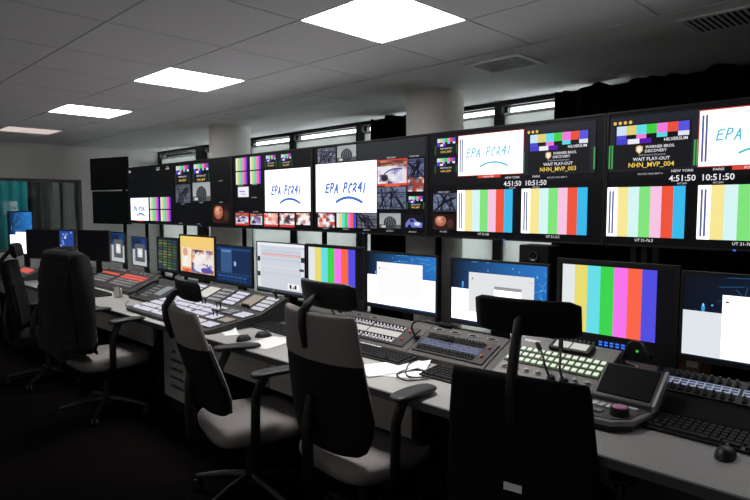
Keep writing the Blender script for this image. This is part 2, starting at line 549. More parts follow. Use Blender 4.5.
# ceiling backing with tiles as pieces
mb = MB(); mb.box(XL - .15, XR + .15, YB - .15, YW + .2, ZC + 0.022, ZC + 0.12)
ceiling = struct(mb.build('ceiling', M_GRID), 'suspended ceiling of pale square tiles', 'ceiling')
xl = []
k = -4
while True:
    b = -2.40 + 2.0 * k
    if b > XR: break
    xl += [b, b + .60, b + 1.30]
    k += 1
xl = sorted(set([round(x, 3) for x in xl if XL < x < XR] + [XL, XR]))
yl = [YB, -1.49, -0.82, -0.15, 0.52, 1.19, 1.86, 2.455, 3.06]
LIGHT_X = [-2.40, -4.40, -6.40, -8.44]
ADDED_REAR_X = [-0.40, -2.40, -4.40, -6.40]          # unseen panels added behind the camera to brighten ceiling and chair backs
GAP = 0.0055
_tm = {}
def tile_mesh(w, d):
    key = (round(w, 3), round(d, 3))
    if key not in _tm:
        t = MB(); t.box(-w / 2 + GAP, w / 2 - GAP, -d / 2 + GAP, d / 2 - GAP, 0, 0.02)
        o = t.build('tile', M_TILE); _tm[key] = o.data; bpy.data.objects.remove(o)
    return _tm[key]
for i in range(len(xl) - 1):
    for j in range(len(yl) - 1):
        w, d = xl[i + 1] - xl[i], yl[j + 1] - yl[j]
        if w < .05: continue
        if j == 6 and any(abs(xl[i] - lx) < .06 and abs(w - .6) < .05 for lx in LIGHT_X): continue
        if j == 0 and any(abs(xl[i] - lx) < .06 and abs(w - .6) < .05 for lx in ADDED_REAR_X): continue
        inst('tile', tile_mesh(w, d), ((xl[i] + xl[i + 1]) / 2, (yl[j] + yl[j + 1]) / 2, ZC), parent=ceiling)
mb = MB(); mb.box(XL, XR, 3.066, YW, ZC - .004, ZC + .022)
struct(mb.build('trim_1', M_PLASTER), 'smooth plaster ceiling strip above the windows', 'ceiling')

# walls
mb = MB()
SY0, SY1, SZ0, SZ1 = 0.70, 3.26, 0.90, 1.965
mb.box(XL - .15, XL, YB, SY0, 0, ZC + .02); mb.box(XL - .15, XL, SY1, YW, 0, ZC + .02)
mb.box(XL - .15, XL, SY0, SY1, 0, SZ0); mb.box(XL - .15, XL, SY0, SY1, SZ1, ZC + .02)
struct(mb.build('wall_left', M_WALL), 'grey end wall with the studio window', 'wall')
mb = MB(); mb.box(XR, XR + .15, YB, YW, 0, ZC + .02)
struct(mb.build('wall_right', M_WALL), 'grey wall at the near end of the room', 'wall')
mb = MB(); mb.box(XL - .15, XR + .15, YB - .15, YB, 0, ZC + .02)
struct(mb.build('wall_back', M_WALL), 'grey wall opposite the windows', 'wall')

WIN = [(-9.62, -8.40), (-8.10, -7.02), (-6.92, -6.02), (-5.92, -4.80), (-4.70, -3.60), (-3.50, -3.00), (-2.92, -1.90)]
WZ0, WZ1 = 0.35, 2.435
mb = MB()
ed = [XL] + [e for w in WIN for e in w] + [XR]
for i in range(0, len(ed), 2):
    mb.box(ed[i], ed[i + 1], YW, YW + .10, 0, ZC + .02)
for a, b in WIN:
    mb.box(a, b, YW, YW + .10, 0, WZ0); mb.box(a, b, YW, YW + .10, WZ1, ZC + .02)
struct(mb.build('wall_front', M_FRAME), 'black framed window wall behind the video wall', 'wall')
POS = ['beside the end wall', 'left of the far column', 'behind the far column', 'between the two columns', 'left of the near column', 'right of the near column', 'at the edge of the black curtain']
for n, (a, b) in enumerate(WIN):
    t = thing('window_%d' % (n + 1), 'window with black frame ' + POS[n], 'window', ((a + b) / 2, YW + .1, WZ0))
    tag(t, kind='structure')
    f = MB()
    for (x0, x1, z0, z1) in ((a, a + .03, WZ0, WZ1), (b - .03, b, WZ0, WZ1), (a + .03, b - .03, WZ0, WZ0 + .04), (a + .03, b - .03, WZ1 - .012, WZ1)):
        f.box(x0, x1, YW + .045, YW + .095, z0, z1)
    f.build('window_frame', M_FRAME, t, world_root=True)
    g = MB(); g.box(a + .03, b - .03, YW + .066, YW + .076, WZ0 + .04, WZ1 - .012)
    g.build('pane', M_GLASS, t, world_root=True)
    bl = thing('roller_blind', 'grey translucent roller blind drawn down in the window ' + POS[n], 'blind', ((a + b) / 2, YW + .03, WZ0), group='roller blinds in the windows')
    m = MB(); m.box(a + .012, b - .012, YW + .028, YW + .031, WZ0 + .03, WZ1 - .075)
    m.build('fabric', M_BLIND, bl, world_root=True)
    m = MB(); m.cyl((a + .01, YW + .03, WZ1 - .072), (b - .01, YW + .03, WZ1 - .072), .014, n=12)
    m.build('roller', M_RAIL, bl, world_root=True, smooth=.7)
    m = MB(); m.box(a + .012, b - .012, YW + .02, YW + .04, WZ0 + .015, WZ0 + .04)
    m.build('bottom_bar', M_RAIL, bl, world_root=True)

def column(x, y, r, lab):
    m = MB()
    m.cyl((x, y, 0), (x, y, ZC - .004), r, n=48)
    m.cyl((x, y, 0), (x, y, .09), r + .012, n=48)
    struct(m.build('column', M_COLUMN, smooth=.7), lab, 'column')
column(-3.106, 3.80, .235, 'near round grey column behind the video wall')
column(-6.09, 3.70, .235, 'far round grey column behind the video wall')

# studio behind the end wall window
mb = MB()
mb.box(-12.2, XL - .15, -.6, 5.2, -.1, 0); mb.box(-12.2, XL - .15, -.6, 5.2, 2.9, 3.0)
mb.box(-12.35, -12.2, -.6, 5.2, 0, 2.9); mb.box(-12.2, XL - .15, -.7, -.6, 0, 2.9); mb.box(-12.2, XL - .15, 5.2, 5.3, 0, 2.9)
struct(mb.build('wall_studio', M_BLACKM), 'dark studio room seen through the end wall window', 'wall')
t = thing('window_8', 'wide studio window with grey frame in the end wall', 'window', (XL - .07, (SY0 + SY1) / 2, SZ0))
tag(t, kind='structure')
m = MB()
for (y0, y1, z0, z1) in ((SY0, SY0 + .04, SZ0, SZ1), (SY1 - .04, SY1, SZ0, SZ1), (SY0 + .04, SY1 - .04, SZ0, SZ0 + .04), (SY0 + .04, SY1 - .04, SZ1 - .04, SZ1)):
    m.box(XL - .11, XL + .012, y0, y1, z0, z1)
m.build('window_frame', M_DESKSIDE, t, world_root=True)
m = MB(); m.box(XL - .075, XL - .063, SY0 + .04, SY1 - .04, SZ0 + .04, SZ1 - .04)
m.build('pane', M_STGLASS, t, world_root=True)
def curtain(name, lab, x0, x1, y, z0, z1, matl, pitch=.11, amp=.03, axis='x', grp=None, scal=0.03):
    m = MB(); n = max(8, int((x1 - x0) / pitch * 8)); L = []
    zs = [z0, (z0 + z1) / 2, z1 - .12, z1]
    for zi, z in enumerate(zs):
        for i in range(n + 1):
            x = x0 + (x1 - x0) * i / n
            ph = 2 * PI * (x - x0) / pitch
            a = amp * (1.15 if zi == 0 else .8 if zi == 3 else 1) * (1 + .25 * math.sin(x * 7.3))
            off = a * math.sin(ph + .3 * math.sin(3 * x))
            zz = z - (scal * (.5 + .5 * math.sin((x - x0) * 2 * PI / .42)) + .3 * scal * math.sin(x * 23.0) if zi == 3 else 0)
            L.append((x, y + off, zz) if axis == 'x' else (y + off, x, zz))
    fs = []
    for k in range(len(zs) - 1):
        for i in range(n):
            fs.append((k * (n + 1) + i, k * (n + 1) + i + 1, (k + 1) * (n + 1) + i + 1, (k + 1) * (n + 1) + i))
    m.add(L, fs)
    o = m.build(name, matl, smooth=1.2)
    sd = o.modifiers.new('solid', 'SOLIDIFY'); sd.thickness = .004
    tag(o, lab, 'curtain', grp)
    return o
curtain('studio_curtain', 'teal drape on the left inside the dark studio', -.5, 3.12, -12.05, .03, 2.75, M_TEAL, .16, .03, 'y', scal=0)
curtain('studio_curtain', 'dark drape on the right inside the studio', 3.16, 5.1, -12.05, .03, 2.75, M_BLACKM, .14, .04, 'y', scal=0)
t = thing('studio_fill_light', 'added unseen fill lamp on the ceiling of the studio', 'lamp', (-11.0, 1.6, 2.86))  # unseen lamp put in to light the teal drape
m = MB(); m.box(-11.25, -10.75, .9, 2.3, 2.86, 2.9); m.build('housing', M_BLACK, t, world_root=True)
m = MB(); m.box(-11.23, -10.77, .92, 2.28, 2.852, 2.86); m.build('diffuser', emis('studio_fill_glow', (.85, .95, 1), 2.6), t, world_root=True)

curtain('stage_curtain', 'long black pleated curtain hanging at the right of the windows', -2.33, 2.3, 4.34, .03, 2.470, M_CURTAIN, .13, .035)
curtain('stage_curtain', 'gathered black curtain bundle left of the near column', -4.42, -3.72, 4.36, .03, 2.470, M_CURTAIN, .09, .045)

# ceiling lights
labs = ['bright square ceiling light panel nearest the camera', 'second nearest bright square ceiling light panel', 'third bright square ceiling light panel from the camera', 'dim pinkish square ceiling light panel near the end wall']
rear = [w_ + ' added unseen ceiling light panel along the wall behind the photographer' for w_ in ('first', 'second', 'third', 'fourth')]
for n, (lx, y0, y1, lab) in enumerate([(lx, 1.864, 2.451, labs[i]) for i, lx in enumerate(LIGHT_X)] + [(lx, -2.194, -1.496, rear[i]) for i, lx in enumerate(ADDED_REAR_X)]):
    t = thing('ceiling_light', lab, 'ceiling light', (lx + .30, (y0 + y1) / 2, ZC), group='square ceiling light panels')
    m = MB()
    x0, x1 = lx + .004, lx + .596
    for (a, b, c, d) in ((x0, x0 + .004, y0, y1), (x1 - .004, x1, y0, y1), (x0 + .004, x1 - .004, y0, y0 + .004), (x0 + .004, x1 - .004, y1 - .004, y1)):
        m.box(a, b, c, d, ZC - .001, ZC + .02)
    m.build('frame', M_RAIL, t, world_root=True)
    m = MB(); m.box(x0 + .004, x1 - .004, y0 + .004, y1 - .004, ZC + .003, ZC + .010)
    m.build('diffuser', M_PANELDIM if n == 3 else M_PANEL if n < 3 else M_PANELADDED, t, world_root=True)
    if n < 3:
        ld = bpy.data.lights.new('beam', 'AREA'); ld.shape = 'SQUARE'; ld.size = .56; ld.energy = PANEL_BEAM; ld.spread = R_(75); ld.color = (1.0, .975, .95)
        lo = bpy.data.objects.new('beam', ld); COL.objects.link(lo); lo.location = (0, 0, .0015); lo.parent = t

# ceiling air grilles
for n, (gx, lab) in enumerate([(-.86, 'slotted ceiling air grille at the upper right'), (-2.15, 'slotted ceiling air grille in front of the near column'), (-4.05, 'slotted ceiling air grille between the two columns'), (-5.36, 'small far ceiling air grille by the far column')]):
    t = thing('air_grille', lab, 'vent', (gx, 3.34, ZC), group='air grilles in the ceiling')
    m = MB(); hx, hy = .205, .165
    for (a, b, c, d) in ((-hx, hx, -hy, -hy + .025), (-hx, hx, hy - .025, hy), (-hx, -hx + .025, -hy + .025, hy - .025), (hx - .025, hx, -hy + .025, hy - .025)):
        m.box(gx + a, gx + b, 3.34 + c, 3.34 + d, ZC - .014, ZC - .004)
    m.build('frame', M_GRILLE, t, world_root=True)
    m = MB(); m.box(gx - hx + .02, gx + hx - .02, 3.34 - hy + .02, 3.34 + hy - .02, ZC - .0065, ZC - .004); m.build('backing', M_VOID, t, world_root=True)
    m = MB()
    for i in range(13):
        x = gx - hx + .035 + i * (2 * hx - .07) / 12
        m.box(x - .005, x + .005, 3.34 - hy + .02, 3.34 + hy - .02, ZC - .013, ZC - .007)
    tag(m.build('slat', M_GRILLE, t, world_root=True), kind='stuff')

# ------------------------------------------------------------------ control desk
def yedge(x): return 1.876 + .0186 * x
DX0, DX1, DYB, DZ = -8.75, 0.25, 2.95, 0.73
desk = thing('control_desk', 'long grey control desk running under the monitors', 'desk', (-4.0, 2.4, 0))
m = MB()
m.prism_z([(DX0, yedge(DX0) + .012), (DX1, yedge(DX1) + .012), (DX1, DYB), (DX0, DYB)], DZ - .032, DZ)
m.build('worktop', M_DESK, desk, world_root=True)
m = MB()
m.prism_z([(DX0, yedge(DX0)), (DX1, yedge(DX1)), (DX1, yedge(DX1) + .012), (DX0, yedge(DX0) + .012)], DZ - .034, DZ - .001)
m.build('edge_band', M_DESKEDGE, desk, world_root=True)
for a, b in ((-8.4, -6.42), (-6.40, -4.30), (-3.92, -2.82), (-2.80, -1.72)):
    m = MB(); m.prism_z([(a, yedge(a) + .11), (b, yedge(b) + .11), (b, yedge(b) + .128), (a, yedge(a) + .128)], .50, DZ - .034)
    m.build('apron', M_APRON, desk, world_root=True)
m = MB(); m.box(DX0 + .02, DX1 - .02, 2.86, 2.88, .05, DZ - .034)
m.build('back_panel', M_DESKSIDE, desk, world_root=True)
for x in (-8.6, -6.41, -4.28, -1.71, .15):
    m = MB(); m.box(x - .012, x + .012, yedge(x) + .15, 2.85, 0.0, DZ - .034)
    m.build('side_panel', M_BLACKM, desk, world_root=True)
# slotted pedestal face
m = MB()
px0, px1, py = -4.265, -3.925, 1.985
m.box(px0, px0 + .10, py, py + .02, .12, .69); m.box(px1 - .04, px1, py, py + .02, .12, .69)
for i in range(6):
    z0 = .12 if i == 0 else .20 + (i - 1) * .066 + .024
    z1 = .20 + i * .066 if i < 5 else .69
    m.box(px0 + .10, px1 - .04, py, py + .02, z0, z1)
tag(m.build('vent_panel', M_APRON, desk, world_root=True), 'pale pedestal panel with a row of slots')
m = MB(); m.box(px0 + .02, px1 - .01, py + .03, 2.6, .0, .69); m.build('pedestal', M_BLACKM, desk, world_root=True)

# sloping console housing
TP, TA, TL = slope(2.37, .765, 2.60, .868)
for a, b, mt, lab in ((-3.22, -2.13, M_TURRET, 'left section'), (-2.125, -1.62, M_TURRET, ''), (-1.615, -.885, M_TURRET, ''), (-.88, .2, M_BLACKM, '')):
    m = MB(); m.prism_x([(2.36, DZ), (2.36, .758), (2.37, .765), (2.60, .868), (2.625, .868), (2.625, DZ)], a, b)
    m.build('sloping_housing', mt, desk, world_root=True, bevel=.003)
# rounded handle recesses on the upper strip of the housing
def oval_mesh():
    m = MB(); n = 16; R = []
    for rr, h in ((1, 0), (1, .003), (.72, .003), (.72, .0008)):
        R.append([((.032 if math.cos(2 * PI * i / n) > 0 else -.032) * 0 + .036 * rr * math.cos(2 * PI * i / n) , .013 * rr * math.sin(2 * PI * i / n), h) for i in range(n)])
    m.loft(R, cap=False); m.add(R[3], [tuple(range(n))], 1)
    o = m.build('handle_recess', [M_ROUTER, M_BLACKM]); me = o.data; bpy.data.objects.remove(o); return me
OVAL = oval_mesh()
for x in (-2.98, -2.86, -2.72, -2.58, -2.06, -1.95, -1.83, -1.71, -1.28, -1.0):
    inst('handle_recess', OVAL, TP(x, .90, .0005), (TA, 0, 0), desk)

# ------------------------------------------------------------------ consoles on the sloping housing
def lever_panel(x0, x1, t0, t1, disp, name, lab, frame_mat, white=False):
    c = TP((x0 + x1) / 2, t0, 0)
    T = thing(name, lab, 'intercom panel', c)
    m = MB(); m.box(x0, x1, t0, t1, .0005, .008, fn=TP); m.build('face_plate', frame_mat, T, world_root=True)
    w = x1 - x0
    halves = [(x0 + .02, x0 + w * .44), (x0 + w * .46, x0 + w * .86)]
    for a, b in halves:
        m = MB(); m.box(a, b, t0 + (t1 - t0) * .36, t0 + (t1 - t0) * .62, .008, .011, fn=TP)
        m.build('display', disp, T, world_root=True)
        m = MB()
        for k in range(9):
            x = a + (b - a) * (k + .5) / 9; hw_ = (b - a) / 9 * .41
            for q in (.40, .515):
                m.box(x - hw_, x + hw_, t0 + (t1 - t0) * q, t0 + (t1 - t0) * (q + .07), .011, .0115, (k * 5 + int(q * 10)) % 3 == 0, fn=TP)
        if not white: tag(m.build('display_mark', [M_DISPDARK, M_RACK], T, world_root=True), kind='stuff')
        for tr in (.17, .80):
            m = MB()
            for k in range(9):
                x = a + (b - a) * (k + .5) / 9
                m.box(x - .008, x + .008, t0 + (t1 - t0) * (tr - .09), t0 + (t1 - t0) * (tr + .09), .008, .013, fn=TP)
                m.tube([TP(x, t0 + (t1 - t0) * tr, .012), TP(x, t0 + (t1 - t0) * (tr + .04), .03)], [.004, .005], 6, 1)
            tag(m.build('lever_key', [M_KEYW if white else M_KEY, M_KEY if white else M_DECK], T, world_root=True), kind='stuff')
    for k, tr in enumerate((.30, .74)):
        m = MB(); m.tube([TP(x0 + w * .93, t0 + (t1 - t0) * tr, .008), TP(x0 + w * .93, t0 + (t1 - t0) * tr, .020)], [.009, .007], 12)
        m.build('knob', M_RED, T, world_root=True, smooth=.7)
    return T
lever_panel(-2.80, -2.17, .06, .76, M_DISP_PALE, 'intercom_panel', 'intercom key panel with pale displays and white keys left of the blue one', M_RACK, True)
lever_panel(-2.10, -1.64, .06, .74, M_DISP_BLUE, 'intercom_panel', 'intercom key panel with blue lit displays and red knobs', M_RACK)
lever_panel(-.86, -.20, .45, .98, M_DISP_WHITE, 'intercom_panel', 'black intercom key panel with white displays behind the right keyboard', M_BLACK)
# low white module in front of the pale intercom
m = MB(); m.box(-2.92, -2.30, 2.335, 2.365, DZ + .001, DZ + .02)
t = thing('white_key_strip', 'low strip of white buttons below the pale intercom panel', 'control panel', (-2.6, 2.33, DZ))
m.build('base', M_TURRET, t, world_root=True)
m = MB()
for k in range(14):
    x = -2.90 + k * .043
    m.box(x, x + .034, 2.339, 2.361, DZ + .0205, DZ + .027)
tag(m.build('button', M_KEYW, t, world_root=True), kind='stuff')

# replay / router button panel
RP, RA, RL = slope(2.32, .785, 2.60, .905)
T = thing('router_panel', 'grey router panel with three rows of glowing green white buttons', 'control panel', (-1.32, 2.4, .77))
m = MB()
m.prism_x([(2.31, .738), (2.31, .776), (2.32, .785), (2.60, .905), (2.63, .905), (2.63, .87), (2.40, .79)], -1.535, -1.05)
m.build('body', M_ROUTER, T, world_root=True, bevel=.004)
m = MB(); m.box(-1.525, -1.06, .28, .70, .0005, .004, fn=RP); m.build('key_bed', M_RACK, T, world_root=True)
bm_ = MB(); bm_.box(-.0125, .0125, -.0135, .0135, 0, .006, 0); bm_.box(-.0105, .0105, -.0105, .0105, .006, .0085, 1)
_o = bm_.build('button', [M_BTN_GRNR, M_BTN_GRN]); BTN = _o.data; bpy.data.objects.remove(_o)
for r in range(3):
    for k in range(14):
        inst('button', BTN, RP(-1.506 + k * .0329, .35 + r * .138, .004), (RA, 0, 0), T)
kn = MB(); kn.tube([(0, 0, 0), (0, 0, .014)], [.013, .010], 14); kn.tube([(0, 0, 0), (0, 0, .004)], [.017, .017], 14)
_o = kn.build('knob', M_SILVER, smooth=.7); KNOB = _o.data; bpy.data.objects.remove(_o)
for k in range(8):
    inst('knob', KNOB, RP(-1.495 + k * .058, .14, .001), (RA, 0, 0), T)
m = MB(); m.box(-1.36, -1.16, .74, .97, .0005, .022, fn=RP); m.build('display_box', M_BLACK, T, world_root=True, bevel=.003)
for a, b in ((-1.340, -1.265), (-1.257, -1.18)):
    m = MB(); m.box(a, b, .78, .93, .022, .024, fn=RP); m.build('display', M_DISP_PALE, T, world_root=True)
m = MB(); m.box(-1.51, -1.43, .86, .90, .0005, .005, fn=RP); m.build('name_strip', M_DISP_PALE, T, world_root=True)

# slow-motion controller with screen and jog wheel
T = thing('replay_controller', 'silver edged replay controller with dark screen and pink jog wheel', 'controller', (-.92, 2.28, DZ))
m = MB()
m.prism_z([(-1.035, 2.10), (-.95, 2.075), (-.87, 2.085), (-.815, 2.14), (-.80, 2.28), (-.80, 2.44), (-1.035, 2.44)], DZ + .001, DZ + .042)
m.build('body', M_RACK, T, world_root=True, bevel=.006)
m = MB()
m.prism_z([(-1.040, 2.096), (-.952, 2.070), (-.866, 2.080), (-.810, 2.137), (-.795, 2.285), (-1.040, 2.285)], DZ + .022, DZ + .0425)
m.build('rim', M_SILVER, T, world_root=True, bevel=.005)
m = MB()
m.prism_z([(-1.023, 2.112), (-.948, 2.089), (-.876, 2.098), (-.827, 2.148), (-.814, 2.285), (-1.023, 2.285)], DZ + .042, DZ + .0455)
m.build('deck', M_DECK, T, world_root=True)
LP, LA, LL = slope(2.292, .797, 2.42, .897)
m = MB(); m.prism_x([(2.28, DZ + .04), (2.284, .792), (2.292, .799), (2.42, .899), (2.44, .89), (2.44, DZ + .04)], -1.037, -.798)
m.build('screen_housing', M_RACK, T, world_root=True, bevel=.005)
m = MB(); m.prism_x([(2.28, DZ + .043), (2.284, .794), (2.292, .803), (2.42, .903), (2.43, .895), (2.43, .87), (2.31, .775), (2.31, DZ + .043)], -.8, -.788)
m.build('side_trim', M_SILVER, T, world_root=True, bevel=.003)
m = MB(); m.box(-1.022, -.815, .05, .95, .001, .006, fn=LP)
tag(m.build('screen', M_BLACKM, T, world_root=True), 'dark screen')
m = MB(); m.cyl((-.872, 2.165, .7755), (-.872, 2.165, .806), .036, .033, 28); m.build('jog_wheel', M_BLACK, T, world_root=True, smooth=.6)
m = MB(); m.cyl((-.872, 2.165, .806), (-.872, 2.165, .809), .027, .024, 24); tag(m.build('wheel_cap', M_WHEEL, T, world_root=True, smooth=.6), 'pink wheel cap')
M_CY = emis('button_lit_cyan', S(60, 190, 180), .35)
for k in range(4):
    m = MB(); m.box(-1.035 + k * .03, -1.012 + k * .03, 2.20, 2.245, .7756, .782); m.build('button', M_CY if k == 0 else M_KEYW, T, world_root=True)
for k in range(3):
    m = MB(); m.box(-1.03 + k * .035, -1.003 + k * .035, 2.135, 2.165, .7756, .781); m.build('button', M_BTN_GRNR if k == 1 else M_KEYG, T, world_root=True)
m = MB(); m.box(-.92, -.84, 2.24, 2.262, .7756, .783); m.build('fader_bar', M_KEYW, T, world_root=True)

# vision mixer
T = thing('vision_mixer', 'wide vision mixer with rows of white lit buttons', 'mixer', (-4.0, 2.15, DZ))
MX0, MX1 = -4.66, -3.40
m = MB(); m.prism_x([(1.875, DZ + .001), (1.865, .752), (1.872, .758), (2.28, .806), (2.50, .900), (2.525, .895), (2.525, DZ + .001)], MX0, MX1)
m.build('body', M_RACK, T, world_root=True, bevel=.004)
AP, AA, AL = slope(1.875, .7585, 2.28, .806)
BP, BA, BL_ = slope(2.28, .806, 2.50, .900)
for r in range(5):
    t0 = .06 + r * .19
    for (xa, xb, n) in ((-4.63, -3.98, 22), (-3.95, -3.78, 4)):
        m = MB(); m.box(xa - .008, xb + .004, t0 - .03, t0 + .15, .0005, .003, fn=AP); m.build('button_bed', M_RACK, T, world_root=True)
        m = MB()
        for k in range(n):
            x = xa + (xb - xa) * k / n
            for q in (0, 1):
                m.box(x, x + (xb - xa) / n * .95, t0 + q * .066, t0 + .056 + q * .066, .003, .010, (0 if (k * 7 + r * 3 + q) % 11 else 1), fn=AP)
        tag(m.build('button_row', [M_BTN_LIL, M_KEYG], T, world_root=True), kind='stuff')
for (a, b, t0, t1, mt) in ((-3.72, -3.60, .08, .30, M_DISP_PALE), (-3.57, -3.43, .08, .30, M_BTN_LIL), (-3.72, -3.60, .38, .62, M_BTN_LIL), (-3.57, -3.43, .38, .62, M_DISP_WARM), (-3.72, -3.60, .70, .95, M_KEYG), (-3.57, -3.43, .70, .95, M_BTN_LIL)):
    m = MB(); m.box(a, b, t0, t1, .0005, .006, fn=AP); m.build('module', M_RACK, T, world_root=True)
    m = MB()
    if mt is M_DISP_WARM:
        m.box(a + .01, b - .01, t0 + .03, t1 - .03, .006, .008, fn=AP); m.build('display', mt, T, world_root=True)
    else:
        for i in range(4):
            for j in range(3):
                x = a + .006 + i * (b - a - .008) / 4; tt = t0 + .015 + j * (t1 - t0 - .02) / 3
                m.box(x, x + (b - a) / 4 * .78, tt, tt + (t1 - t0) / 3 * .7, .006, .012, fn=AP)
        tag(m.build('button_block', mt, T, world_root=True), kind='stuff')
for k, (a, b, mt) in enumerate(((-4.62, -4.44, M_BTN_LIL), (-4.41, -4.22, M_DISP_PALE), (-4.19, -4.0, M_RACK), (-3.97, -3.80, M_BTN_LIL), (-3.76, -3.60, M_DISP_WARM), (-3.57, -3.42, M_BTN_LIT))):
    m = MB(); m.box(a, b, .12, .92, .0005, .005, fn=BP); m.build('module', M_RACK, T, world_root=True)
    m = MB()
    if k in (1, 4):
        m.box(a + .012, b - .012, .25, .85, .005, .007, fn=BP); m.build('display', mt, T, world_root=True)
    else:
        for i in range(5):
            for j in range(4):
                x = a + .008 + i * (b - a - .012) / 5; tt = .16 + j * .19
                m.box(x, x + (b - a) / 5 * .72, tt, tt + .12, .005, .011, fn=BP)
        tag(m.build('button_block', mt if k != 2 else M_KEYG, T, world_root=True), kind='stuff')
for x, tt in ((-3.85, .86), (-3.66, .52), (-4.1, .9)):
    m = MB()
    for dx in (-.025, .025): m.tube([AP(x + dx, tt, 0), AP(x + dx, tt, .045)], .005, 8)
    m.tube([AP(x - .034, tt, .048), AP(x + .034, tt, .048)], .009, 10); m.build('fader_lever', M_BLACK, T, world_root=True, smooth=.7)
for dx in (0, .035, .07):
    m = MB(); m.tube([BP(-3.68 + dx, .2, .004), BP(-3.68 + dx, .2, .03)], [.011, .008], 10); m.build('knob', M_BLACK, T, world_root=True, smooth=.7)
m = MB(); m.tube([BP(-3.46, .86, 0), BP(-3.46, .86, .02), BP(-3.46, .86, .05)], [.022, .012, .010], 14); m.tube([BP(-3.46, .86, .045), BP(-3.46, .86, .056), BP(-3.46, .86, .072), BP(-3.46, .86, .080)], [.012, .020, .020, .010], 14)
m.build('joystick', M_BLACK, T, world_root=True, smooth=.7)

# red-lit console further left
T = thing('red_button_console', 'black console with rows of glowing red buttons beside the metal mug', 'control panel', (-6.0, 2.4, DZ))
m = MB(); m.prism_x([(2.20, DZ + .001), (2.20, .762), (2.21, .768), (2.52, .896), (2.54, .89), (2.54, DZ + .001)], -6.62, -5.42)
m.build('body', M_RACK, T, world_root=True, bevel=.004)
CP, CA, CL = slope(2.21, .768, 2.52, .896)
for a, b in ((-6.57, -6.12), (-6.04, -5.50)):
    m = MB(); m.box(a, b, .10, .93, .0005, .004, fn=CP); m.build('face_plate', M_RACK, T, world_root=True)
    for tt in ((.52, .64) if a > -6.1 else (.58,)):
        m = MB()
        for k in range(9):
            x = a + .02 + k * (b - a - .03) / 9
            m.box(x, x + (b - a) / 9 * .82, tt, tt + .075, .004, .012, fn=CP)
        tag(m.build('red_button_row', M_BTN_RED, T, world_root=True), kind='stuff')
    m = MB()
    for k in range(9):
        x = a + .02 + k * (b - a - .03) / 9
        for tt in (.15, .27, .39): m.box(x, x + (b - a) / 9 * .7, tt, tt + .07, .004, .010, fn=CP)
    tag(m.build('key_rows', M_KEYG, T, world_root=True), kind='stuff')
    for k in range(5):
        inst('knob', KNOB, CP(a + .06 + k * (b - a - .1) / 4.2, .86, .004), (CA, 0, 0), T)
# small red console further left by the end wall
T = thing('red_button_console', 'small dark console with red buttons at the far left end of the desk', 'control panel', (-7.75, 2.02, DZ))
m = MB(); m.prism_x([(1.78, DZ + .001), (1.78, .75), (2.00, .84), (2.02, DZ + .001)], -8.0, -7.35); m.build('body', M_RACK, T, world_root=True, bevel=.004)
DP, DA, DL = slope(1.78, .75, 2.00, .84)
m = MB()
for k in range(8):
    for tt in (.55, .72): m.box(-7.85 + k * .05, -7.81 + k * .05, tt, tt + .13, .0005, .010, fn=DP)
tag(m.build('red_button_row', M_BTN_RED, T, world_root=True), kind='stuff')
m = MB()
for k in range(13):
    for tt in (.1, .25, .4): m.box(-7.99 + k * .048, -7.955 + k * .048, tt, tt + .09, .0005, .010, fn=DP)
tag(m.build('key_rows', M_KEYG, T, world_root=True), kind='stuff')
# small blue-lit keypad
T = thing('keypad', 'small keypad with blue glowing buttons at the far left edge', 'keypad', (-8.15, 1.80, DZ))
m = MB(); m.box(-8.30, -8.12, 1.745, 1.85, DZ + .001, DZ + .03); m.build('base', M_BLACK, T, world_root=True, bevel=.004)
m = MB()
for i in range(3):
    for j in range(2): m.box(-8.285 + i * .055, -8.245 + i * .055, 1.757 + j * .045, 1.792 + j * .045, DZ + .031, DZ + .036)
tag(m.build('button', M_LED_BLUE, T, world_root=True), kind='stuff')
# dark desk phone with grey display
T = thing('desk_phone', 'black wedge shaped desk phone with pale display left of the mixer', 'phone', (-5.02, 2.3, DZ))
m = MB(); m.prism_x([(2.14, DZ + .001), (2.14, .752), (2.45, .885), (2.48, .87), (2.48, DZ + .001)], -5.28, -4.76); m.build('body', M_BLACK, T, world_root=True, bevel=.005)
QP, QA, QL = slope(2.14, .752, 2.45, .885)
m = MB(); m.box(-4.96, -4.84, .30, .72, .0005, .004, fn=QP); m.build('display', emis('display_grey', S(150, 160, 165), .6), T, world_root=True)
m = MB(); m.tube([QP(-5.20, .12, .02), QP(-5.20, .2, .035), QP(-5.20, .7, .035), QP(-5.20, .8, .02)], [.022, .018, .018, .022], 10); m.build('handset', M_BLACK, T, world_root=True, smooth=.8)
m = MB()
for i in range(4):
    for j in range(5): m.box(-5.13 + i * .035, -5.105 + i * .035, .14 + j * .12, .20 + j * .12, .0005, .006, fn=QP)
tag(m.build('keys', M_KEYG, T, world_root=True), kind='stuff')

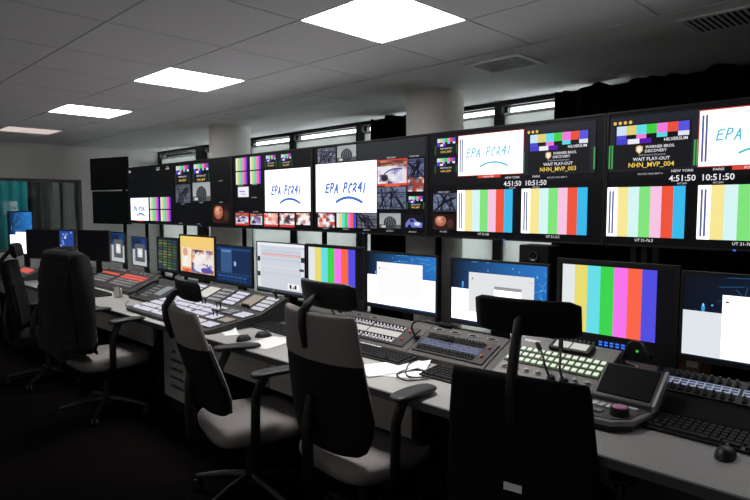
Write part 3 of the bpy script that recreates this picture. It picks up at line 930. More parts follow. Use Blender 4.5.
# ------------------------------------------------------------------ keyboards, mice, mug, paper
def keyboard(x, y, rz, lab, w=.44):
    T = thing('keyboard', lab, 'keyboard', (x, y, DZ), rz, 'black keyboards on the desk')
    m = MB(); m.prism_x([(-.072, .0), (-.075, .012), (.072, .026), (.075, .022), (.075, 0)], -w / 2, w / 2); m.build('base', M_BLACK, T, bevel=.003)
    m = MB()
    n = 17
    for r in range(5):
        y0 = -.066 + r * .0265
        zz = .0125 + (y0 + .075) * .095
        if r == 0:
            ks = [(0, 1.4), (1.5, 2.8), (3, 9), (9.1, 10.5), (10.6, 13), (13.5, 17)]
        else:
            ks = [(k, k + .86) for k in range(n)]
        for a, b in ks:
            xa = -w / 2 + .01 + a * (w - .02) / n; xb = -w / 2 + .01 + b * (w - .02) / n
            m.hexa([(xa, y0, zz), (xb, y0, zz), (xb, y0 + .023, zz + .002), (xa, y0 + .023, zz + .002), (xa + .002, y0 + .003, zz + .008), (xb - .002, y0 + .003, zz + .008), (xb - .002, y0 + .021, zz + .010), (xa + .002, y0 + .021, zz + .010)])
    tag(m.build('keys', M_KEY, T), kind='stuff')
    return T
keyboard(-.60, 2.285, 0, 'black keyboard in front of the right intercom panel')
keyboard(-2.24, 2.265, 0, 'black keyboard left of the paper sheets')
keyboard(-1.62, 2.215, 0, 'black keyboard between the paper sheets and the front chair')
keyboard(-3.20, 2.28, 0, 'black keyboard at the right end of the vision mixer', .40)
keyboard(-5.75, 2.02, 0, 'black keyboard below the red button console')

def mouse(x, y, rz, lab):
    m = MB(); R = []
    for i in range(9):
        t = -1 + 2 * i / 8
        s = max(.06, (1 - abs(t) ** 2.6)) ** .5
        w = .031 * s * (1 + .08 * t); h = .036 * s * (1 - .25 * t)
        R.append([(w * math.cos(a), t * .056, max(.0, h * math.sin(a))) for a in [PI * k / 10 for k in range(11)]])
    m.loft(R)
    T = thing('computer_mouse', lab, 'mouse', (x, y, DZ + .001), rz, 'black computer mice')
    m.build('shell', M_BLACK, T, smooth=.9)
    m = MB(); m.tube([(-.004, .030, .0275), (.004, .030, .0275)], .007, 10); m.build('scroll_wheel', M_KEYG, T, smooth=.7)
mouse(-.515, 2.145, .1, 'black computer mouse below the right keyboard')
mouse(-3.10, 1.955, .2, 'nearer black mouse beside the vision mixer')
mouse(-3.10, 2.10, -.2, 'farther black mouse beside the vision mixer')

m = MB(); R = []
for r, z in ((.036, .001), (.038, .006), (.038, .098), (.040, .102), (.036, .102), (.035, .02)):
    R.append([(r * math.cos(2 * PI * k / 24), r * math.sin(2 * PI * k / 24), z) for k in range(24)])
m.loft(R)
T = thing('steel_mug', 'brushed steel mug on the desk by the red console', 'mug', (-5.40, 2.10, DZ))
m.build('cup', M_STEEL, T, smooth=.6)
m = MB(); m.tube([(.037 + .034 * math.sin(a), 0, .052 + .034 * math.cos(a)) for a in [PI * k / 8 for k in range(9)]], .005, 8); m.build('handle', M_STEEL, T, smooth=.8)

def paper(x, y, rz, lab, w=.21, d=.297, z=0):
    m = MB(); n = 6; L = []; F = []
    for j in range(n + 1):
        for i in range(n + 1):
            u, v = i / n - .5, j / n - .5
            L.append((u * w, v * d, .0012 + .004 * max(0, u + v - .3) ** 2 * 10))
    for j in range(n):
        for i in range(n): F.append((j * (n + 1) + i, j * (n + 1) + i + 1, (j + 1) * (n + 1) + i + 1, (j + 1) * (n + 1) + i))
    m.add(L, F)
    o = m.build('paper_sheet', M_PAPER, smooth=1.0)
    o.modifiers.new('solid', 'SOLIDIFY').thickness = .0008
    o.location = (x, y, DZ + .001 + z); o.rotation_euler = (0, 0, rz)
    tag(o, lab, 'paper', 'paper sheets on the desk')
paper(-1.955, 2.17, .5, 'white paper sheet under the tangled cable')
paper(-2.03, 2.115, -.35, 'white paper sheet left of the tangled cable', z=.0025)
paper(-2.93, 2.03, .25, 'white paper sheet beside the mice')
paper(-3.33, 2.0, 1.2, 'white paper slip at the mixer corner', .1, .15)

def cable(name, pts, r, lab, cat='cable'):
    # smooth path
    P = [Vector(p) for p in pts]; out = []
    for i in range(len(P) - 1):
        p0, p1, p2, p3 = P[max(i - 1, 0)], P[i], P[i + 1], P[min(i + 2, len(P) - 1)]
        for k in range(6):
            t = k / 6
            out.append(.5 * ((2 * p1) + (p2 - p0) * t + (2 * p0 - 5 * p1 + 4 * p2 - p3) * t * t + (3 * p1 - p0 - 3 * p2 + p3) * t ** 3))
    out.append(P[-1])
    m = MB(); m.tube(out, r, 6)
    o = m.build(name, M_BLACK, smooth=1.2)
    tag(o, lab, cat)
    return o
cz = DZ + .009
cable('headset_cable', [(-2.02, 2.34, cz), (-1.98, 2.22, cz), (-1.86, 2.08, cz), (-1.78, 2.10, cz + .004), (-1.80, 2.20, cz), (-1.92, 2.18, cz), (-1.90, 2.05, cz + .003), (-1.80, 2.02, cz), (-1.76, 2.16, cz), (-1.86, 2.33, cz)], .004, 'black cable looped over the white paper sheets')
cable('headset_cable', [(-3.02, 2.33, cz), (-2.95, 2.24, cz), (-2.85, 2.22, cz), (-2.78, 2.28, cz), (-2.74, 2.345, cz + .03), (-2.72, 2.43, .84)], .0035, 'thin black cable running to the pale intercom panel')
cable('desk_cable', [(-5.05, 2.05, cz), (-4.95, 1.98, cz), (-4.82, 1.95, cz), (-4.72, 2.02, cz), (-4.70, 2.12, cz), (-4.74, 2.2, cz)], .003, 'thin cable curled on the desk left of the mixer')

def gooseneck(pts, lab, head=.014, hl=.07):
    T = thing('gooseneck_microphone', lab, 'microphone', pts[0])
    P = [Vector(p) for p in pts]
    m = MB(); b = P[0]; m.tube([b, b + Vector((0, 0, .02))], [.020, .016], 14); m.build('base', M_BLACK, T, world_root=True, smooth=.7)
    out = []
    for i in range(len(P) - 1):
        p0, p1, p2, p3 = P[max(i - 1, 0)], P[i], P[i + 1], P[min(i + 2, len(P) - 1)]
        for k in range(5):
            t = k / 5
            out.append(.5 * ((2 * p1) + (p2 - p0) * t + (2 * p0 - 5 * p1 + 4 * p2 - p3) * t * t + (3 * p1 - p0 - 3 * p2 + p3) * t ** 3))
    out.append(P[-1])
    m = MB(); m.tube(out, .0055, 8); m.build('neck', M_BLACK, T, world_root=True, smooth=1)
    d = (P[-1] - P[-2]).normalized(); e = P[-1]
    m = MB(); m.tube([e - d * .008, e, e + d * hl * .5, e + d * hl, e + d * (hl + .008)], [.007, head, head * 1.1, head, head * .4], 12)
    m.build('head', M_BLACKM, T, world_root=True, smooth=1)
gooseneck([TP(-2.14, .45, 0), (-2.15, 2.44, .88), (-2.10, 2.43, .925), (-2.02, 2.45, .925), (-1.97, 2.46, .92)], 'gooseneck microphone over the blue lit intercom panel')
gooseneck([TP(-2.84, .55, 0), (-2.86, 2.46, .90), (-2.80, 2.42, .935), (-2.74, 2.40, .925)], 'gooseneck microphone over the pale intercom panel')
gooseneck([RP(-1.245, .06, 0), (-1.27, 2.33, .85), (-1.30, 2.36, .89), (-1.33, 2.39, .905)], 'short microphone leaning over the left of the green buttons', .010, .05)
gooseneck([RP(-1.185, .06, 0), (-1.20, 2.33, .85), (-1.22, 2.37, .90), (-1.24, 2.41, .925)], 'short microphone leaning over the right of the green buttons', .010, .05)
gooseneck([TP(-1.035, .88, 0), (-1.03, 2.58, .90), (-1.01, 2.60, .955), (-.96, 2.585, .965), (-.93, 2.56, .945)], 'curved gooseneck microphone behind the replay controller', .012, .05)

# ------------------------------------------------------------------ desktop monitors
def desktop(s, seed=0, wins=(), dark=False):
    rnd = random.Random(seed)
    s.grad(0, 0, 1, 1, (14, 18, 26), (44, 120, 200) if not dark else (16, 34, 60), (8, 20, 40), (20, 90, 170) if not dark else (10, 40, 80))
    s.layer += 1
    for i in range(16):
        a, b = .2 + .8 * rnd.random(), rnd.random() * .55
        s.line([(a, b), (min(.99, a + .25 * (rnd.random() - .2)), max(.01, b + .3 * (rnd.random() - .5)))], .008, (84, 176, 228) if not dark else (30, 84, 130))
    for i in range(9):
        s.ell(.15 + .83 * rnd.random(), .04 + .45 * rnd.random(), .006, .011, (110, 200, 240))
    s.ell(.13, .40, .012, .05, (60, 150, 220)); s.ell(.13, .36, .006, .02, (140, 220, 250))
    for (a, b, c, d, col) in wins: s.rect(a, b, c, d, col)

def bars_full(s):
    s.bars(0.015, .02, .86, .98, BARS)
    s.rect(.86, .02, 1, .98, (10, 10, 14))

def timeline(s):
    s.rect(0, 0, 1, 1, (206, 212, 220))
    s.rect(0, 0, 1, .06, (236, 240, 246)); s.rect(0, .06, .08, .95, (222, 226, 232))
    for y, c in ((.16, (180, 200, 230)), (.22, (224, 150, 150)), (.25, (226, 176, 176)), (.33, (190, 196, 220)), (.48, (216, 226, 236)), (.62, (198, 204, 212))):
        s.rect(.10, y, .93, y + .018, c)
    s.rect(.93, .10, 1, .95, (226, 230, 236))
    for v in (.30, .62): s.rect(0.01, v, .07, v + .10, (20, 24, 44))
    s.rect(.93, .25, 1, .35, (40, 44, 60)); s.rect(.90, .48, .985, .53, (60, 64, 80))
    s.rect(.66, .80, .90, .92, (246, 246, 246)); s.rect(.70, .82, .74, .90, (30, 30, 34)); s.rect(.80, .82, .84, .90, (30, 30, 34)); s.rect(.76, .86, .79, .90, (120, 120, 120))
    s.rect(0, .95, 1, 1, (70, 76, 90))

def blue_ui(s):
    s.rect(0, 0, 1, 1, (20, 42, 78))
    s.rect(.04, .05, .96, .10, (34, 70, 120)); s.rect(.14, .07, .46, .72, (54, 86, 134)); s.rect(.17, .10, .43, .16, (90, 130, 190))
    s.rect(.52, .40, .58, .52, (150, 180, 220))
    for k in range(7): s.rect(.06 + k * .12, .80, .15 + k * .12, .86, (44, 84, 140)); s.rect(.06 + k * .12, .90, .15 + k * .12, .94, (34, 66, 112))
    s.rect(.02, .74, .98, .75, (60, 100, 150))

def yellow_pic(s):
    s.rect(0, 0, 1, 1, (16, 14, 14))
    s.grad(.01, .01, .99, .93, (240, 210, 110), (246, 206, 116), (238, 190, 150), (236, 196, 150))
    rnd = random.Random(3)
    s.rect(.05, .30, .34, .80, (250, 228, 200)); s.ell(.16, .42, .08, .11, (214, 170, 140)); s.rect(.10, .52, .24, .78, (238, 240, 246))
    t_photo(s, .34, .34, .97, .92, 5, [(222, 196, 190), (60, 40, 50), (120, 60, 50), (244, 238, 236), (120, 110, 170), (206, 140, 100), (236, 226, 222)], 16, 12)
    s.ell(.62, .80, .20, .10, (226, 226, 240)); s.ell(.78, .84, .16, .07, (92, 80, 170)); s.rect(.06, .84, .34, .93, (226, 120, 80))
    s.rect(.16, .88, .24, .92, (210, 50, 40))

def green_ui(s):
    s.rect(0, 0, 1, 1, (26, 34, 44))
    rnd = random.Random(9)
    for r in range(11):
        for c in range(4):
            s.rect(.06 + c * .23, .05 + r * .084, .06 + c * .23 + .18, .05 + r * .084 + .055, rnd.choice([(70, 92, 60), (120, 120, 70), (50, 70, 90), (60, 110, 80), (90, 84, 50)]))

def tablet_ui(s):
    s.rect(0, 0, 1, 1, (26, 60, 110)); s.rect(.05, .06, .6, .3, (16, 34, 66))
    s.rect(0, .42, 1, 1, (186, 190, 198)); s.rect(.18, .22, .86, .86, (86, 90, 96)); s.rect(.36, .38, .70, .70, (214, 214, 216)); s.rect(.44, .46, .62, .62, (236, 236, 238))

def dots_ui(s):
    s.rect(0, 0, 1, 1, (40, 70, 150))
    rnd = random.Random(4)
    for k in range(18): s.ell(rnd.random() * .9 + .05, rnd.random() * .9 + .05, .07, .05, rnd.choice([(220, 226, 240), (120, 150, 220), (90, 100, 130)]))

def monitor(name, lab, x, y, z0, z1, w, rz, pic, bez=.012, chin=.02, stand=True, mt=None, depth=.035, tilt=0.0, base_z=DZ, label_leds=False, group=None):
    mt = mt or M_BLACK
    h = z1 - z0
    T = thing(name, lab, 'monitor', (x, y, base_z), rz, group)
    zc = (z0 + z1) / 2 - base_z
    B = bpy.data.objects.new('_', None)
    m = MB()
    # bezel ring and rear shell
    iw, t0, t1 = w / 2 - bez, -h / 2 + chin, h / 2 - bez
    for (a, b, c, d) in ((-w / 2, -iw, -h / 2, h / 2), (iw, w / 2, -h / 2, h / 2), (-iw, iw, -h / 2, t0), (-iw, iw, t1, h / 2)):
        m.box(a, b, 0, .02, zc + c, zc + d)
    m.box(-iw, iw, .006, .02, zc + t0, zc + t1)
    m.hexa([(-w / 2 + .004, .02, zc - h / 2 + .004), (w / 2 - .004, .02, zc - h / 2 + .004), (w / 2 - .06, .02 + depth, zc - h / 2 + .06), (-w / 2 + .06, .02 + depth, zc - h / 2 + .06),
            (-w / 2 + .004, .02, zc + h / 2 - .004), (w / 2 - .004, .02, zc + h / 2 - .004), (w / 2 - .06, .02 + depth, zc + h / 2 - .06), (-w / 2 + .06, .02 + depth, zc + h / 2 - .06)])
    m.build('housing', mt, T)
    s = Scr(2 * iw, t1 - t0)
    if pic is None: s.rect(0, 0, 1, 1, (5, 5, 7))
    else: pic(s)
    s.build(T, y=.0055, z=zc + (t0 + t1) / 2)
    if stand:
        m = MB(); m.box(-.035, .035, .03 + depth, .055 + depth, .012, zc + .02); m.build('stand_neck', M_BLACK, T)
        m = MB(); m.box(-.12, .12, -.01 + depth, .15 + depth, .001, .012); m.build('stand_base', M_BLACK, T, bevel=.004)
    if label_leds:
        m = MB()
        for k in range(5): m.box(-.06 + k * .026, -.045 + k * .026, -.003, 0, zc - h / 2 + .062, zc - h / 2 + .069); m.box(-.06 + k * .026, -.045 + k * .026, -.003, 0, zc - h / 2 + .075, zc - h / 2 + .082)
        tag(m.build('indicator_lights', M_LED_BLUE, T), kind='stuff')
        m = MB(); m.box(w / 2 - .17, w / 2 - .16, -.003, 0, zc - h / 2 + .058, zc - h / 2 + .068); m.build('power_light', M_LED_GRN, T)
        m = MB()
        for k in range(8): m.cyl((-w / 2 + .04 + k * .022, 0, zc - h / 2 + .066), (-w / 2 + .04 + k * .022, -.006, zc - h / 2 + .066), .007, n=10)
        tag(m.build('control_buttons', M_KEYG, T), kind='stuff')
    return T
WH = (318, 320, 322); W2 = (232, 234, 236)
def mx(a, b): return (a + b) / 2, b - a
MY = 2.655
def mon(a, b, z0, z1, pic, lab, **k):
    return monitor('desktop_monitor', lab, (a + b) / 2, k.pop('y', MY), z0, z1, b - a, k.pop('rz', 0), pic, **k)
mon(-.83, -.22, .906, 1.284, lambda s: desktop(s, 1, [(.0, .44, .9, .98, (224, 230, 236)), (.25, .22, 1, .97, WH), (.27, .29, .29, .31, (60, 60, 70)), (.30, .30, .45, .305, (190, 190, 196)), (.28, .80, .99, .806, (214, 218, 222))], True), 'monitor with a white window at the right edge of the photo')
mon(-1.395, -.835, .845, 1.302, bars_full, 'colour bar monitor with blue indicator lights behind the router panel', chin=.105, bez=.02, label_leds=True, depth=.06)
mon(-2.052, -1.435, .891, 1.266, lambda s: desktop(s, 2, [(0, .46, .5, .97, WH), (.2, .18, .88, .82, (226, 228, 230)), (.48, .37, .76, .66, WH), (.48, .37, .76, .42, (150, 152, 156)), (.235, .27, .25, .29, (60, 60, 70)), (.82, .26, .87, .266, (170, 172, 176))]), 'monitor with a grey dialog window beside the front chair headrest')
mon(-2.737, -2.142, .905, 1.268, lambda s: desktop(s, 3, [(0, .42, .99, .975, WH), (.15, .16, .82, .80, (252, 252, 252)), (.18, .27, .20, .29, (60, 60, 70)), (.22, .28, .30, .286, (190, 190, 196)), (.15, .80, .82, .804, (226, 228, 232))]), 'monitor with a large white window right of the smaller colour bars')
mon(-3.366, -2.748, .87, 1.287, bars_full, 'colour bar monitor behind the middle chair', chin=.06, bez=.016)
mon(-4.003, -3.376, .878, 1.28, timeline, 'pale grey monitor showing an editing timeline', bez=.008)
mon(-4.650, -4.068, .885, 1.226, blue_ui, 'monitor with a dark blue interface right of the yellow picture')
mon(-5.318, -4.655, .886, 1.292, yellow_pic, 'monitor showing a yellow and orange picture', chin=.03)
mon(-5.80, -5.335, .90, 1.25, green_ui, 'dark monitor with green table rows left of the yellow picture')
mon(-6.42, -6.035, .912, 1.232, tablet_ui, 'small monitor with a grey square window, the right one of two', chin=.012)
mon(-7.01, -6.61, .915, 1.265, tablet_ui, 'small monitor with a grey square window, the left one of two', chin=.012)
monitor('desktop_monitor', 'switched off black monitor behind the jacket', -7.33, 2.57, .905, 1.275, .52, math.radians(20), None)
monitor('desktop_monitor', 'blue and white monitor in front of the studio window', -8.17, 2.02, .96, 1.50, .42, R_(25), lambda s: desktop(s, 6, [(.05, .55, .9, 1, WH), (.3, .48, .9, .60, WH)]))
monitor('desktop_monitor', 'switched off dark monitor left of the jacket', -7.64, 2.11, .94, 1.285, .50, math.radians(26), None)
monitor('desktop_monitor', 'narrow monitor with blue and white pattern behind the jacket', -7.20, 2.24, .98, 1.29, .32, math.radians(12), dots_ui)

# ------------------------------------------------------------------ video wall
VZ0, VZ1, VY = 1.352, 2.030, 3.0
def wall_pic_1(s):
    epa_tile(s, .042, .55, .464, .955, wd=.022); s.rect(.18, .955, .34, .975, (214, 70, 60))
    for a, b in ((.50, .70), (.735, .945)):
        for c, d in ((.545, .745), (.765, .955)): s.bars(a, c, b, d, BARSS)
    s.text('ISH', .02, .085, .045, (220, 220, 224)); s.text('NEW YORK', .70, .05, .018, (200, 200, 206), 'c'); s.text('4:51:50', .70, .085, .026, (230, 230, 236), 'c')
    s.text('PARIS', .90, .05, .018, (200, 200, 206), 'c'); s.text('10:51:50', .90, .085, .026, (230, 230, 236), 'c')
def small_slate(s, u0, v0, u1, v1):
    t_slate(s, u0, v0, u1, v1)
    c = (u0 + u1) / 2; h = v1 - v0
    s.text('WAIT PLAY-OUT', c, v0 + h * .70, h * .09, (226, 226, 236), 'c')
    s.text('NHN_MVP', c, v0 + h * .93, h * .13, (230, 190, 80), 'c')
    s.layer += 1
    s.rect(u1 + .006, v0 + h * .45, u1 + .014, v1, (40, 96, 52), False); s.rect(u0 - .016, v0 + h * .45, u0 - .008, v1, (40, 96, 52), False)
def wall_pic_2(s):
    small_slate(s, .05, .05, .29, .32); small_slate(s, .385, .05, .635, .33)
    t_branch(s, .037, .35, .316, .645, (92, 94, 104)); t_dome(s, .36, .335, .662, .62); t_face(s, .697, .665, .992, .955)
    for u, v in ((.18, .675), (.51, .655), (.84, .335), (.84, .65), (.13, .985), (.46, .985)): s.text('NHN EVS 4', u, v, .016, (170, 170, 176), 'c')
def wall_pic_3(s):
    for a, b in ((.045, .207), (.25, .394)):
        for c, d in ((.027, .205), (.222, .397)): s.bars(a, c, b, d, BARSS)
    small_slate(s, .465, .035, .585, .19); small_slate(s, .657, .04, .776, .20)
    s.rect(.077, .432, .229, .574, (240, 240, 246)); s.rect(.10, .49, .18, .505, (120, 130, 200)); s.rect(.12, .53, .2, .54, (140, 150, 210))
    epa_tile(s, .452, .228, .992, .772, wd=.021)
    s.rect(.035, .795, .229, .972, (206, 60, 54)); t_race(s, .045, .81, .22, .945, 1); t_race(s, .253, .805, .411, .955, 2)
    t_mix(s, .439, .797, .613, .95, 3, [(250, 244, 242), (240, 180, 170), (246, 214, 206), (230, 90, 80), (252, 248, 244)]); t_mix(s, .638, .795, .813, .942, 4); t_mix(s, .837, .79, .99, .936, 5)
    for a, b in ((.439, .613), (.638, .813)): s.rect(a, .945, b, .972, (212, 62, 54))
    for u, v in ((.31, .59), (.125, .415), (.32, .415), (.13, .785), (.33, .785)): s.text('NHN CAM 04', u, v, .015, (170, 170, 176), 'c')
def wall_pic_4(s):
    s.rect(.44, .01, .995, .205, (40, 42, 46))
    t_branch(s, .051, .02, .23, .195, (126, 130, 150)); t_dome(s, .248, .012, .428, .19)
    epa_tile(s, .03, .205, .61, .775, wd=.022, t=(.18, .42, .86, .60))
    s.rect(.612, .21, .862, .49, (214, 70, 52)); t_race(s, .62, .222, .855, .465, 9); s.rect(.68, .47, .80, .497, (232, 96, 70))
    t_branch(s, .618, .502, .853, .735, (104, 114, 140)); t_branch(s, .866, .225, .988, .40, (98, 110, 150)); t_mix(s, .866, .41, .988, .555, 12, [(60, 60, 66), (230, 226, 220), (160, 60, 50), (120, 130, 150)])
    small_slate(s, .876, .605, .98, .735); t_car(s, .843, .79, .99, .945); t_dome(s, .641, .78, .815, .94); t_branch(s, .446, .783, .618, .948, (106, 108, 120))
    s.bars(.249, .785, .433, .95, BARS); t_mix(s, .058, .787, .227, .955, 15)
    for u in (.14, .34, .53, .73, .91): s.text('LSM REPLAY', u, .975, .014, (170, 170, 176), 'c')
    s.text('NHN LINE 41', .74, .202, .016, (200, 200, 206), 'c'); s.text('STUDIO CAM', .92, .205, .014, (200, 200, 206), 'c')
def wall_pic_5(s):
    s.rect(.0, 0, 1, .5, (13, 14, 18))
    small_slate(s, .062, .05, .185, .20); small_slate(s, .062, .24, .185, .385)
    s.rect(.205, .04, .603, .425, (206, 70, 64)); epa_tile(s, .209, .046, .598, .418, (100, 196, 210), .012, (.14, .34, .84, .55), True)
    s.rect(.335, .425, .472, .447, (224, 72, 58)); s.text('PCR 41 PGM', .40, .443, .014, (250, 240, 240), 'c')
    slate_big(s, .637, '3')
    for u in (.601, .955): s.layer += 1; s.rect(u, .24, u + .008, .415, (70, 150, 80), False)
    clock(s, .545, 'NEW YORK', '4:51:50'); clock(s, .675, 'PARIS', '10:51:50')
    t_branch(s, .045, .582, .205, .755, (110, 122, 150)); t_face(s, .045, .785, .207, .935)
    s.bars(.211, .556, .55, .94, BARSP); corner_lines(s, .222, .58, .92)
    s.bars(.60, .556, .934, .94, BARSP); corner_lines(s, .612, .58, .92)
    s.text('UT 21-3.B', .38, .972, .02, (220, 220, 226), 'c'); s.text('UT 21-3.C', .77, .972, .02, (220, 220, 226), 'c'); s.text('REMOTE FEED 4', .12, .575, .014, (180, 180, 186), 'c'); s.text('EVS LSM 2', .12, .96, .014, (180, 180, 186), 'c')
def wall_pic_6(s):
    s.rect(.0, 0, 1, .5, (13, 14, 18))
    slate_big(s, .034, '4')
    for u in (.003, .015, .343, .353): s.layer += 1; s.rect(u, .24, u + .007, .42, (70, 160, 80), False)
    s.rect(.358, .04, .752, .436, (214, 70, 64)); epa_tile(s, .362, .048, .748, .43, (100, 196, 210), .012, (.16, .36, .86, .55), True)
    s.rect(.48, .437, .63, .462, (224, 72, 58)); s.text('PCR 41 PGM', .555, .457, .016, (250, 240, 240), 'c')
    clock(s, .305, 'NEW YORK', '4:51:50'); clock(s, .435, 'PARIS', '10:51:50')
    s.bars(.004, .562, .320, .94, BARSP); corner_lines(s, .012, .59, .92)
    s.bars(.366, .562, .69, .94, BARSP); corner_lines(s, .376, .59, .92)
    small_slate(s, .80, .06, .95, .25); t_branch(s, .79, .30, .96, .48); t_mix(s, .74, .58, .96, .92, 8)
    s.text('UT 21-76.3', .165, .972, .02, (220, 220, 226), 'c'); s.text('UT 21-76.4', .53, .972, .02, (220, 220, 226), 'c')
pics = [(wall_pic_1, 'leftmost video wall display, mostly black with one small white tile'), (wall_pic_2, 'second video wall display with grey dome and portrait thumbnails'), (wall_pic_3, 'third video wall display with white handwriting tile and four small colour bars'), (wall_pic_4, 'fourth video wall display with white handwriting tile and branch thumbnails on the right'), (wall_pic_5, 'fifth video wall display showing the slate ending in 003'), (wall_pic_6, 'rightmost video wall display showing the slate ending in 004')]
for k, (pf, lab) in enumerate(pics):
    x0 = -7.32 + 1.2 * k; w = 1.196; h = VZ1 - VZ0
    T = thing('wall_display', lab, 'display', (x0 + .6, VY, VZ0), 0, 'displays of the video wall')
    zc = h / 2; bz = .009
    m = MB()
    for (a, b, c, d) in ((-w / 2, -w / 2 + bz, -h / 2, h / 2), (w / 2 - bz, w / 2, -h / 2, h / 2), (-w / 2 + bz, w / 2 - bz, -h / 2, -h / 2 + bz), (-w / 2 + bz, w / 2 - bz, h / 2 - bz, h / 2)):
        m.box(a, b, 0, .02, zc + c, zc + d)
    m.box(-w / 2 + bz, w / 2 - bz, .009, .02, zc - h / 2 + bz, zc + h / 2 - bz)
    m.box(-w / 2 + .03, w / 2 - .03, .02, .075, zc - h / 2 + .03, zc + h / 2 - .03)
    m.build('housing', M_BLACK, T)
    s = Scr(w - 2 * bz, h - 2 * bz)
    s.rect(0, 0, 1, 1, (5, 5, 7))
    pf(s)
    s.build(T, y=.0085, z=zc)
    m = MB(); m.box(-.006, .006, -.002, 0, .001, .007); m.build('power_light', M_LED_BLUE, T)
# stand of the video wall
T = thing('display_stand', 'black metal stand carrying the video wall displays', 'stand', (-3.7, 3.12, 0))
for z in (1.50, 1.88):
    m = MB(); m.box(-7.2, -.2, 3.08, 3.11, z - .03, z + .03); m.build('cross_rail', M_BLACKM, T, world_root=True)
for x in (-7.1, -6.12, -4.92, -3.72, -3.24, -2.52, -1.21, -1.155, -1.10, -.3):
    m = MB(); m.box(x - .015, x + .015, 3.115, 3.145, .012, 1.95); m.build('post', M_DESKEDGE if x in (-3.24, -1.21, -1.155, -1.10) else M_BLACKM, T, world_root=True)
for x in (-7.1, -6.12, -4.92, -3.72, -3.24, -2.52, -1.155, -.3):
    m = MB(); m.box(x - .08, x + .08, 3.0, 3.32, 0, .012); m.build('foot_plate', M_BLACKM, T, world_root=True)
# two wall screens beyond the video wall
for (z0, z1, lab, dx) in ((1.805, 2.285, 'upper of two black switched off screens by the end wall', 0), (1.298, 1.785, 'lower of two black switched off screens by the end wall', .05)):
    rz = math.atan2(.22, .84)
    T = thing('flat_screen', lab, 'screen', (-9.08 + dx, 3.44, z0), rz, 'black screens by the end wall')
    h = z1 - z0; w = .87
    m = MB(); m.box(-w / 2, w / 2, 0, .03, 0, h); m.box(-w / 2 + .1, w / 2 - .1, .03, .06, .06, h - .06); m.build('housing', M_BLACKM, T, bevel=.003)
    m = MB(); m.box(-w / 2 + .012, w / 2 - .012, -.002, 0, .016, h - .012); m.build('screen', M_BLACK, T)
T = thing('screen_pole', 'black floor pole holding the two switched off screens', 'stand', (-8.97, 3.62, 0), math.atan2(.22, .84))
m = MB(); m.cyl((0, 0, .012), (0, 0, 2.2), .025, n=12); m.build('pole', M_BLACKM, T, smooth=.7)
m = MB(); m.cyl((0, 0, 0), (0, 0, .012), .22, n=24); m.build('base', M_BLACKM, T, smooth=.5)
for z in (1.54, 2.04):
    m = MB(); m.box(-.12, .12, -.10, -.02, z - .04, z + .04); m.build('bracket', M_BLACKM, T)

# loudspeaker behind the monitors, cardboard box, small dark panel
T = thing('loudspeaker', 'small black two way loudspeaker behind the monitor row', 'speaker', (-1.625, 2.86, DZ))
m = MB(); m.box(-1.715, -1.535, 2.83, 2.95, 1.02, 1.345); m.build('cabinet', M_BLACKM, T, world_root=True, bevel=.006)
m = MB(); m.box(-1.67, -1.58, 2.85, 2.93, DZ, 1.02); m.build('riser', M_BLACKM, T, world_root=True)
for z, r in ((1.285, .028), (1.15, .065)):
    m = MB(); R = []
    for rr, yy in ((1, 2.83), (1, 2.824), (.85, 2.824), (.3, 2.835), (.22, 2.827), (.05, 2.825)):
        R.append([(-1.625 + r * rr * math.cos(2 * PI * k / 24), yy, z + r * rr * math.sin(2 * PI * k / 24)) for k in range(24)])
    m.loft(R); m.build('tweeter' if r < .05 else 'woofer', M_RACK, T, world_root=True, smooth=.6)
T = thing('cardboard_box', 'brown cardboard box behind the rightmost monitor', 'box', (-.84, 2.86, DZ))
m = MB(); m.box(-.91, -.775, 2.77, 2.93, DZ + .001, .93); m.build('carton', M_CARD, T, world_root=True)
m = MB(); m.box(-.83, -.785, 2.768, 2.77, .85, .88); m.build('sticker', M_PAPER, T, world_root=True)
m = MB(); m.box(-.905, -.85, 2.767, 2.77, .86, .885); m.build('red_print', M_RED, T, world_root=True)

